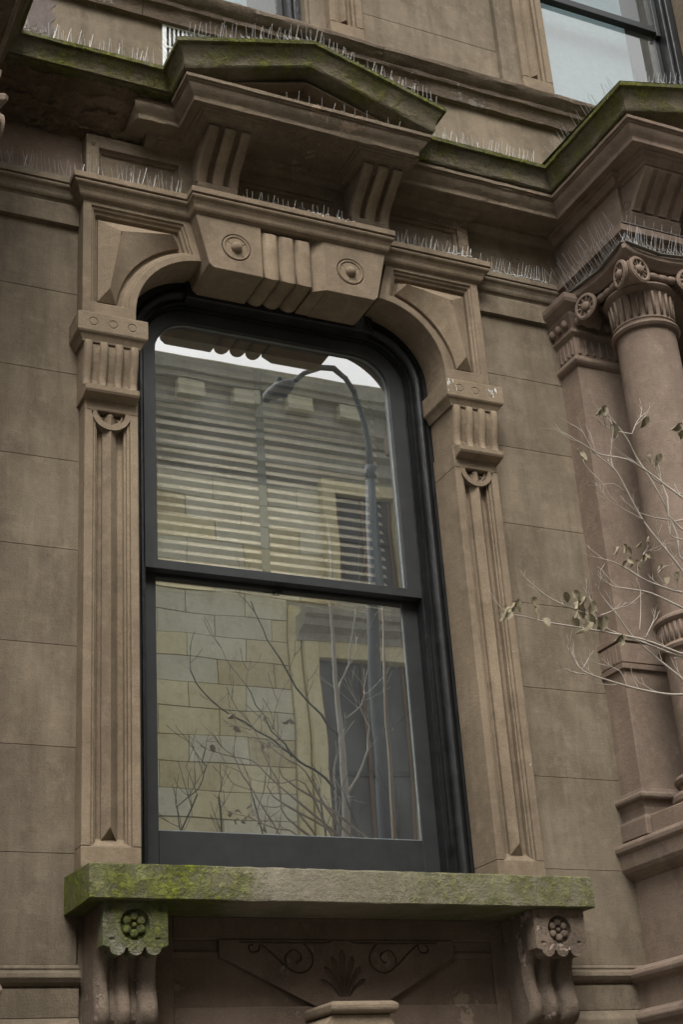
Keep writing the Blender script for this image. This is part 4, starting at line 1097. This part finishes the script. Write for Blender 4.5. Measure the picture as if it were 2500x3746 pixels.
# droppings and litter along the ledges
r = random.Random(5)
def droppings(x0, x1, y, z, n, lbl):
    g = G()
    for i in range(n):
        x = r.uniform(x0, x1); s = r.uniform(.003, .009)
        g.ball((x, y + r.uniform(-.012, .012), z + s * .2), s, 4, 6, (1.3, 1, .5))
        if r.random() < .3: g.ball((x, y - .013, z - r.uniform(.003, .02)), s * .5, 4, 5, (.7, .5, 2.2))
    o = g.make('bird_droppings', DROP, None, raw=True); o['kind'] = 'stuff'; o['label'] = lbl; o['category'] = 'droppings'
DROP = plain('dropping_white', (.62, .64, .63), .8)
droppings(1.74, 1.90, -.118, 5.552, 60, 'white bird droppings on the ledge above the right spandrel')
droppings(2.02, 2.34, -.048, 5.560, 90, 'white bird droppings on the string course beside the portico')
droppings(1.00, 1.25, -.190, 5.551, 22, 'white bird droppings on the keystone moulding')

g = G()
for cx_, n_ in ((1.665, 6), (1.69, 3), (1.895, 8), (1.875, 3)):
    for i in range(n_):
        x = cx_ + r.uniform(-.012, .012); z = r.uniform(4.80, 4.862); L = r.uniform(.004, .016)
        g.ball((x, -.1345, z), .0022, 4, 5, (.8, .5, L / .0022))
o = g.make('bird_droppings', DROP, None, raw=True); o['kind'] = 'stuff'; o['label'] = 'white dropping streaks on the face of the right impost block'; o['category'] = 'droppings'
g = G()
for i in range(46):
    p = Vector((-.335 + r.uniform(0, .10), -.27 + r.uniform(-.02, .03), 6.078 + r.uniform(0, .035))); d = Vector((r.uniform(-1, 1), r.uniform(-.6, .6), r.uniform(-.3, .5))).normalized() * r.uniform(.02, .05)
    g.tube([tuple(p), tuple(p + d)], .0012, 3, False)
o = g.make('nest_litter', BARK, None, raw=True); o['kind'] = 'stuff'; o['label'] = 'tangle of nest litter at the far left end of the mossy cornice'; o['category'] = 'litter'

# ================================================================== TWIGGY TREE WHOSE BRANCHES REACH IN FROM THE RIGHT
BR=[[(1.619,3.369),(1.569,3.437),(1.498,3.541),(1.446,3.632),(1.409,3.709),(1.340,3.760),(1.297,3.825),(1.261,3.853)],
[(1.409,3.709),(1.410,3.771),(1.429,3.870),(1.413,3.913)],
[(1.649,3.518),(1.630,3.598),(1.608,3.639),(1.568,3.722),(1.539,3.797),(1.508,3.860),(1.459,3.933),(1.414,3.951)],
[(1.608,3.639),(1.598,3.716),(1.577,3.752)],
[(1.608,3.639),(1.522,3.704),(1.424,3.725),(1.336,3.737),(1.286,3.751),(1.205,3.796)],
[(1.564,3.095),(1.427,3.122),(1.316,3.136),(1.195,3.147),(1.077,3.154),(1.013,3.162),(0.971,3.165),(0.924,3.165)],
[(1.563,3.087),(1.428,3.127),(1.320,3.156),(1.259,3.195),(1.161,3.210),(1.090,3.247),(1.031,3.290)],
[(1.550,3.024),(1.477,3.082),(1.403,3.145),(1.356,3.205),(1.311,3.271),(1.285,3.304)],
[(1.595,3.248),(1.486,3.286),(1.399,3.286),(1.343,3.296),(1.317,3.305)],
[(1.611,3.331),(1.518,3.357),(1.452,3.386),(1.390,3.400),(1.335,3.411)],
[(1.535,2.949),(1.468,2.943),(1.368,2.955),(1.260,2.970),(1.181,2.988),(1.153,3.019),(1.123,3.064)],
[(1.181,2.988),(1.149,2.992),(1.110,3.001)],
[(1.176,2.992),(1.164,3.020),(1.158,3.050)],
[(1.172,3.001),(1.206,3.043)],
[(1.329,2.957),(1.305,3.008),(1.236,3.026)],
[(1.685,3.700),(1.620,3.736),(1.572,3.774),(1.501,3.791)],
[(1.661,3.577),(1.565,3.578),(1.501,3.588)],
[(1.443,3.632),(1.393,3.655),(1.355,3.652)],
[(1.498,3.541),(1.403,3.572),(1.367,3.604)],
[(1.508,3.860),(1.448,3.867),(1.391,3.869)],
[(1.508,3.860),(1.543,3.918),(1.580,3.954)],
[(1.340,3.760),(1.298,3.831)],
[(1.408,3.145),(1.423,3.212),(1.434,3.285)],
[(1.696,3.753),(1.695,3.845),(1.707,3.893)],
[(1.259,3.195),(1.254,3.235),(1.238,3.258)],
[(1.268,3.186),(1.304,3.200),(1.354,3.225)],
[(1.458,3.387),(1.483,3.427),(1.509,3.435)],
[(1.518,3.357),(1.546,3.382),(1.579,3.396)],
[(1.639,3.468),(1.570,3.475),(1.563,3.501)],
[(1.428,3.127),(1.453,3.170),(1.475,3.195)],
]
LV=[(1.414,3.919),(1.581,3.925),(1.422,3.854),(1.284,3.740),(1.564,3.767),(1.610,3.780),(1.475,3.447),(1.374,3.408),(1.414,3.418),(1.411,3.368),(1.437,3.366),(1.461,3.384),(1.489,3.396),(1.537,3.365),(1.572,3.332),(0.894,3.138),(0.923,3.155),(0.951,3.168),(0.987,3.186),(1.015,3.189),(0.933,3.137),(1.015,3.153),(1.064,3.141),(1.147,3.223),(1.197,3.241),(1.170,3.196),(1.201,3.214),(1.227,3.204),(1.166,3.153),(1.213,3.156),(1.213,3.136),(1.267,3.161),(1.330,3.105),(1.723,3.908)]
TR=[[(4.008,4.339),(4.031,4.656),(4.027,5.204),(4.024,5.624),(4.012,6.431)],
[(4.031,4.656),(3.766,4.903),(3.557,4.991),(3.270,5.195),(2.943,5.374),(2.662,5.657)],
[(4.026,5.184),(3.839,5.358),(3.554,5.734),(3.394,6.017),(3.235,6.347)],
[(4.031,4.656),(4.231,4.970),(4.303,5.306),(4.229,5.512)],
[(4.027,5.204),(4.046,5.626),(4.166,5.873),(4.251,6.389)],
[(4.095,5.376),(4.252,5.514),(4.308,5.647)],
[(3.557,4.991),(3.318,5.320),(3.181,5.577)],
[(2.554,4.361),(2.719,4.671),(2.783,4.848),(2.769,5.043)],
[(3.939,4.892),(3.934,4.671),(3.966,4.357)],
[(4.454,5.212),(4.556,5.324),(4.661,5.459)],
]

def twig(g, p, d, L, r0, rng, depth=0):
    pts = [p]; n = 3
    for k in range(n):
        d = (d + Vector((rng.uniform(-.2, .2), rng.uniform(-.2, .2), rng.uniform(-.05, .22)))).normalized()
        pts.append(pts[-1] + d * L / n)
    g.tube([tuple(q) for q in pts], [r0 * (1 - .5 * k / n) for k in range(n + 1)], 4, False)
    if depth > 0:
        for k in range(rng.randint(1, 3)):
            q = pts[rng.randint(1, n)]
            dd = (d + Vector((rng.uniform(-.8, .8), rng.uniform(-.5, .5), rng.uniform(-.4, .8)))).normalized()
            twig(g, q, dd, L * rng.uniform(.4, .7), r0 * .65, rng, depth - 1)
tree = empty('young_tree', (2.45, -1.62, .13), 'bare young tree at the right with a few curled dry leaves', 'tree')
T0 = Vector((2.45, -1.62, .13)); rng = random.Random(11)
_obj('trunk', *(lambda g: (g.v, g.f))(G().tube([(0, 0, 0), (.01, .01, .8), (-.02, .0, 1.6), (-.05, .02, 2.3), (-.10, .03, 3.0), (-.10, .05, 3.9), (-.06, .04, 4.6)], [.034, .030, .026, .021, .016, .010, .004], 10)), BARK, tree, raw=True, smooth=True)
for i, line in enumerate(BR):
    g = G(); main = line[0][0] > 1.52
    yy = -1.5 + rng.uniform(-.06, .06) if main else -1.5
    P = [Vector((x, yy, z)) for x, z in line]
    for k in range(1, len(P)): P[k] += Vector((0, rng.uniform(-.012, .012), 0))
    if main:
        z0 = P[0].z; d0 = (P[0] - P[1]).normalized()
        P = [Vector((2.36, -1.60, z0 - .55 if d0.z < .2 else z0 - .75)), Vector((2.0, -1.56, z0 - .30)), P[0] + d0 * .12] + P
    n = len(P); r0 = .0054 if main else .0026
    P2 = [Vector(q) for q in catmull([tuple(p) for p in P], 3)]
    R_ = [max(.0012, r0 * (1.5 if k < 6 and main else 1) * (1 - .78 * k / len(P2))) for k in range(len(P2))]
    g.tube([tuple(p - T0) for p in P2], R_, 5)
    for k in range(6 if main else 2, len(P2) - 1):
        if rng.random() < (.30 if main else .36):
            d = (P2[k + 1] - P2[k]).normalized()
            dd = (d * .9 + Vector((rng.uniform(-.5, .5), rng.uniform(-.4, .4), rng.uniform(-.5, .9)))).normalized()
            twig(g, P2[k] - T0, dd, rng.uniform(.03, .095), .0017, rng, 1)
    d = (P2[-1] - P2[-2]).normalized(); twig(g, P2[-1] - T0, d, .035, .0011, rng, 1)
    _obj('branch', g.v, g.f, BARK, tree, raw=True, smooth=True)
def leafmesh(seed):
    q = random.Random(seed); v = []; nx_, ny_ = 5, 6
    curl = q.uniform(.5, 1.6); cup = q.uniform(.5, 1.3)
    for j in range(ny_ + 1):
        t = j / ny_; wv = .021 * math.sin(math.pi * min(1, t * .93 + .05)) ** .7 * (1.15 - .5 * t)
        for i in range(nx_):
            s = (i / (nx_ - 1)) * 2 - 1
            x = s * wv * (1 - .25 * q.random() * abs(s)); z = -t * .052 * (1 - .15 * curl * t)
            y = -cup * .011 * s * s + curl * .018 * t * t + q.uniform(-.002, .002)
            v.append((x, y, z))
    f = [(j * nx_ + i, j * nx_ + i + 1, (j + 1) * nx_ + i + 1, (j + 1) * nx_ + i) for j in range(ny_) for i in range(nx_ - 1)]
    me = bpy.data.meshes.new('leaf'); me.from_pydata(v, [], f); me.materials.append(LEAF)
    me.polygons.foreach_set('use_smooth', [True] * len(me.polygons)); return me
LM = [leafmesh(s) for s in range(6)]
for i, (x, z) in enumerate(LV):
    small = 6 <= i <= 14
    for c in range(2 if small or i > 25 else 1):
        o = bpy.data.objects.new('leaf', LM[(i + c * 2) % 6]); COL.objects.link(o); o.parent = tree
        o.location = Vector((x + rng.uniform(-.008, .008), -1.5 + rng.uniform(-.02, .02), z + .022)) - T0
        s = rng.uniform(.45, .65) if small else rng.uniform(.72, 1.05)
        o.scale = (s, s, s); o.rotation_euler = (rng.uniform(-.5, .5), rng.uniform(-.9, .9), rng.uniform(-1.2, 1.2))

# ================================================================== ACROSS THE STREET (seen in the window glass)
C1 = stone('pale_ashlar', (.68, .64, .46), (.78, .75, .57), grain=.15, streak=.1)
C2_ = stone('cream_ashlar', (.70, .61, .35), (.79, .72, .46), grain=.15, streak=.15)
C3 = stone('ochre_ashlar', (.58, .49, .26), (.70, .62, .40), patch=(.52, .38, .17), grain=.15)
C4 = stone('far_trim_stone', (.42, .40, .33), (.52, .50, .42), grain=.15, streak=.3)
B0 = (7.4, -14.0, .13)
opp = empty('ashlar_building', B0, 'pale yellow ashlar building across the street, reflected in the window', 'building')
def ob(o): o.location -= Vector(B0); return o
ob(_obj('wall', *(lambda g: (g.v, g.f))(G().box(2.4, 11.5, -24, -14.03, .13, 13.0)), C4, opp, raw=True))
rng2 = random.Random(21); zc = [3.0 + .4 * k for k in range(16)] + [9.37, 9.72, 10.06] + [10.06 + .385 * k for k in range(1, 6)]
bmesh_cache = {}
for k, (za, zb) in enumerate(zip(zc[:-1], zc[1:])):
    xs_ = [2.4, 3.42, 4.33, 5.24, 6.17, 7.09, 7.36] if k % 2 == 0 else [2.4, 2.95, 3.87, 4.78, 5.70, 6.62, 7.36]
    if za > 10.05: xs_ = xs_[:-1] + ([8.18] if k % 2 else [7.6, 8.18])
    for xa, xb in zip(xs_[:-1], xs_[1:]):
        q = rng2.random(); mt = C1 if q < .50 else C2_ if q < .84 else C3
        if 8.5 < za < 8.75 and 6.1 < xa < 6.3: mt = C3
        yy = rng2.uniform(0, .012)
        ob(_obj('stone_block', *(lambda g: (g.v, g.f))(G().box(xa + .0055, xb - .0055, -14.03, -13.99 + yy, za + .0055, zb - .0055)), mt, opp, raw=True, bevel=.004))
def obox(n_, x0, x1, y0, y1, z0, z1, m_, par=None): return ob(_obj(n_, *(lambda g: (g.v, g.f))(G().box(x0, x1, y0, y1, z0, z1)), m_, par or opp, raw=True, bevel=.01))
def omould(n_, x0, x1, rows, m_):
    prof = [(-14.03, rows[0][0])] + [(-14 + q, z) for z, q in rows] + [(-14.03, rows[-1][0])]
    g = G(); g.px(prof, x0, x1); return ob(_obj(n_, g.v, g.f, m_, opp, raw=True))
omould('belt_course', 2.3, 11.6, [(12.15, .05), (12.25, .08), (12.30, .20), (12.38, .22), (12.42, .12), (12.55, .14), (12.60, .28), (12.68, .30)], C4)
omould('cornice', 2.3, 11.6, [(12.90, .06), (13.00, .12), (13.04, .20), (13.40, .22), (13.42, .40), (13.50, .42), (13.53, .47), (13.76, .49)], C4)
for k in range(10): obox('modillion', 2.7 + k * .93, 3.15 + k * .93, -13.78, -13.60, 13.12, 13.40, C1)
obox('parapet', 2.3, 11.6, -14.6, -13.53, 13.765, 13.80, C1)
# tall windows in deep moulded surrounds
def owin(x0, x1, z0, z1, hood=True):
    obox('architrave', x0 - .24, x0 - .02, -14.03, -13.84, z0, z1 + .24, C2_); obox('architrave', x1 + .02, x1 + .24, -14.03, -13.84, z0, z1 + .24, C2_)
    obox('architrave', x0 - .02, x1 + .02, -14.03, -13.86, z1, z1 + .22, C2_)
    if hood:
        omould('window_hood', x0 - .34, x1 + .34, [(z1 + .26, .12), (z1 + .36, .16), (z1 + .42, .34), (z1 + .52, .38), (z1 + .56, .46), (z1 + .64, .48)], C4)
        obox('frieze', x0 - .24, x1 + .24, -14.03, -13.9, z1 + .225, z1 + .40, C2_)
    e = bpy.data.objects.new('window', None); COL.objects.link(e); e.parent = opp
    for n_, a, b, c_, d, m_, y_ in (('pane', x0, x1, z0, z1, FARP, -13.990), ('frame', x0, x0 + .06, z0, z1, RWOOD, -13.955), ('frame', x1 - .06, x1, z0, z1, RWOOD, -13.955), ('frame', (x0 + x1) / 2 - .03, (x0 + x1) / 2 + .03, z0, z1, RWOOD, -13.956), ('frame', x0 + .06, x1 - .06, (z0 + z1) / 2 - .04, (z0 + z1) / 2 + .04, SASH, -13.957)):
        obox(n_, a, b, -14.028, y_, c_, d, m_, e)
owin(7.83, 9.30, 5.6, 9.14); owin(8.22, 9.25, 10.35, 11.95, False)
obox('pilaster', 7.37, 7.57, -14.03, -13.93, 3.0, 9.95, C2_)
obox('wall_panel', 9.56, 11.5, -14.02, -13.985, 3.0, 12.1, C2_); obox('wall_panel', 2.4, 7.36, -14.02, -13.985, .13, 2.99, C2_); obox('wall_panel', 7.60, 9.55, -14.02, -13.985, .13, 5.5, C2_)
# plain neighbours so that the street is closed on both sides
for j, (xa, xb, h, m_, t_) in enumerate(((-9.5, -3.2, 12.4, TAN2, 'brown row house opposite, left of the ashlar building'), (-3.1, 2.2, 13.2, RED, 'red-brown row house opposite, next to the ashlar building'), (11.7, 17.5, 13.0, TAN2, 'brown row house opposite, right of the ashlar building'), (17.6, 24, 12.2, RED, 'red-brown row house opposite, at the far right'))):
    e = empty('row_house', (xa, -14, .13), t_, 'house', 'row houses across the street')
    def rb(n_, x0, x1, y0, y1, z0, z1, mm_, par=None):
        o = _obj(n_, *(lambda g: (g.v, g.f))(G().box(x0, x1, y0, y1, z0, z1)), mm_, par or e, raw=True)
        o.location -= Vector((xa, -14, .13)); return o
    rb('wall', xa, xb, -24, -14, .13, h, m_); rb('cornice', xa - .05, xb + .04, -14, -13.5, h - .5, h + .1, DARK)
    nW = 3
    for a in range(nW):
        for b in range(4):
            x = xa + (a + .5) * (xb - xa) / nW; z = 1.6 + b * 2.85
            rb('pane', x - .5, x + .5, -14, -13.96, z, z + 1.9, BLACK); rb('window_sill', x - .62, x + .62, -14, -13.85, z - .14, z - .01, m_); rb('lintel', x - .62, x + .62, -14, -13.9, z + 1.91, z + 2.15, m_)

# street lamp at the kerb
lamp = empty('street_lamp', (4.52, -5.85, .13), 'grey street lamp with a curved arm, reflected in the upper sash', 'street lamp')
Lo = Vector((4.52, -5.85, .13))
def lt(n_, pts, rad, m_, par=None, nn=14):
    g = G().tube([tuple(Vector(p) - Lo) for p in pts], rad, nn); return _obj(n_, g.v, g.f, m_, par or lamp, raw=True, smooth=True)
lt('pole', [(4.52, -5.85, .13), (4.52, -5.85, 3.5), (4.54, -5.85, 6.0), (4.60, -5.85, 7.90)], [.100, .080, .060, .046], LAMPM)
lt('arm', [(4.60, -5.85, 7.86), (4.602, -5.85, 8.21), (4.575, -5.85, 8.50), (4.515, -5.85, 8.74), (4.43, -5.85, 8.90), (4.31, -5.85, 8.985), (4.165, -5.85, 8.97), (3.98, -5.85, 8.865), (3.83, -5.85, 8.71), (3.78, -5.85, 8.66)], .027, LAMPM)
lt('collar', [(4.598, -5.85, 7.82), (4.60, -5.85, 7.95)], .055, LAMPM)
lt('base', [(4.52, -5.85, .13), (4.52, -5.85, .75)], [.16, .12], LAMPM)
hd = lt('head', [(3.84, -5.85, 8.72), (3.78, -5.85, 8.665), (3.70, -5.85, 8.60), (3.60, -5.85, 8.515), (3.54, -5.85, 8.46)], [.035, .075, .095, .075, .02], LAMPM)
for v in hd.data.vertices: v.co.y *= 1.5
lt('photocell', [(3.72, -5.85, 8.70), (3.70, -5.85, 8.76)], .028, LAMPM, hd)
gl_ = lt('lens', [(3.74, -5.85, 8.565), (3.66, -5.85, 8.50), (3.59, -5.85, 8.450)], [.03, .062, .02], LENS, hd)

# bare kerbside tree with pale limbs
ktree = empty('kerb_tree', (3.99, -5.6, .13), 'leafless pale-barked street tree seen only in the window reflection', 'tree')
K0 = Vector((3.99, -5.6, .13)); rng = random.Random(4)
def rtwig(g, p, d, L, r0, depth):
    pts = [p]; n = 4
    for k in range(n):
        d = (d + Vector((rng.uniform(-.22, .22), rng.uniform(-.22, .22), rng.uniform(-.05, .18)))).normalized(); pts.append(pts[-1] + d * L / n)
    g.tube([tuple(q) for q in pts], [max(.0022, r0 * (1 - .6 * k / n)) for k in range(n + 1)], 4, False)
    if depth > 0:
        for k in range(2):
            q = pts[rng.randint(1, n)]; dd = (d + Vector((rng.uniform(-.9, .9), rng.uniform(-.7, .7), rng.uniform(-.3, .9)))).normalized()
            rtwig(g, q, dd, L * rng.uniform(.5, .75), r0 * .6, depth - 1)
g = G().tube([tuple(Vector(p) - K0) for p in [(3.99, -5.6, .13), (4.0, -5.6, 2.2), (4.008, -5.6, 4.339), (4.031, -5.6, 4.656), (4.027, -5.6, 5.204), (4.024, -5.6, 5.624), (4.012, -5.6, 6.431), (4.0, -5.6, 7.2)]], [.065, .052, .040, .034, .028, .021, .013, .005], 10)
_obj('trunk', g.v, g.f, BARKP, ktree, raw=True, smooth=True)
for i, line in enumerate(TR[1:]):
    g = G(); P = [Vector((x, -5.6, z)) for x, z in line]
    if i in (6,): P = [Vector((3.2, -5.6, 3.3))] + P
    if i in (6, 7): P = [Vector((4.0, -5.6, 3.0))] + P[:]
    P2 = [Vector(q) + Vector((0, rng.uniform(-.05, .05), 0)) for q in catmull([tuple(p) for p in P], 3)]
    r0 = .013 if i in (0, 1, 2, 3) else .008
    g.tube([tuple(p - K0) for p in P2], [max(.005, r0 * (1 - .7 * k / len(P2))) for k in range(len(P2))], 6)
    for k in range(2, len(P2)):
        if rng.random() < .6:
            d = (P2[k] - P2[k - 1]).normalized(); dd = (d + Vector((rng.uniform(-1, 1), rng.uniform(-.5, .5), rng.uniform(-.5, .8)))).normalized()
            rtwig(g, P2[k] - K0, dd, rng.uniform(.2, .5), .003, 1)
    _obj('branch', g.v, g.f, BARKP if i in (2, 3, 4, 7) else BARKD, ktree, raw=True, smooth=True)
# low shrub tops
for k in range(7):
    g = G(); x = 2.2 + k * .38
    P = [Vector((3.6, -5.6, 2.6)), Vector((x + rng.uniform(-.1, .1), -5.55, 3.9)), Vector((x + rng.uniform(-.2, .2), -5.5, 4.6))]
    P2 = [Vector(q) for q in catmull([tuple(p) for p in P], 4)]
    g.tube([tuple(p - K0) for p in P2], [.007] * len(P2), 5)
    for q in P2[4:]:
        rtwig(g, q - K0, Vector((rng.uniform(-.6, .6), 0, 1)).normalized(), rng.uniform(.2, .4), .004, 1)
    _obj('branch', g.v, g.f, BARKD, ktree, raw=True)
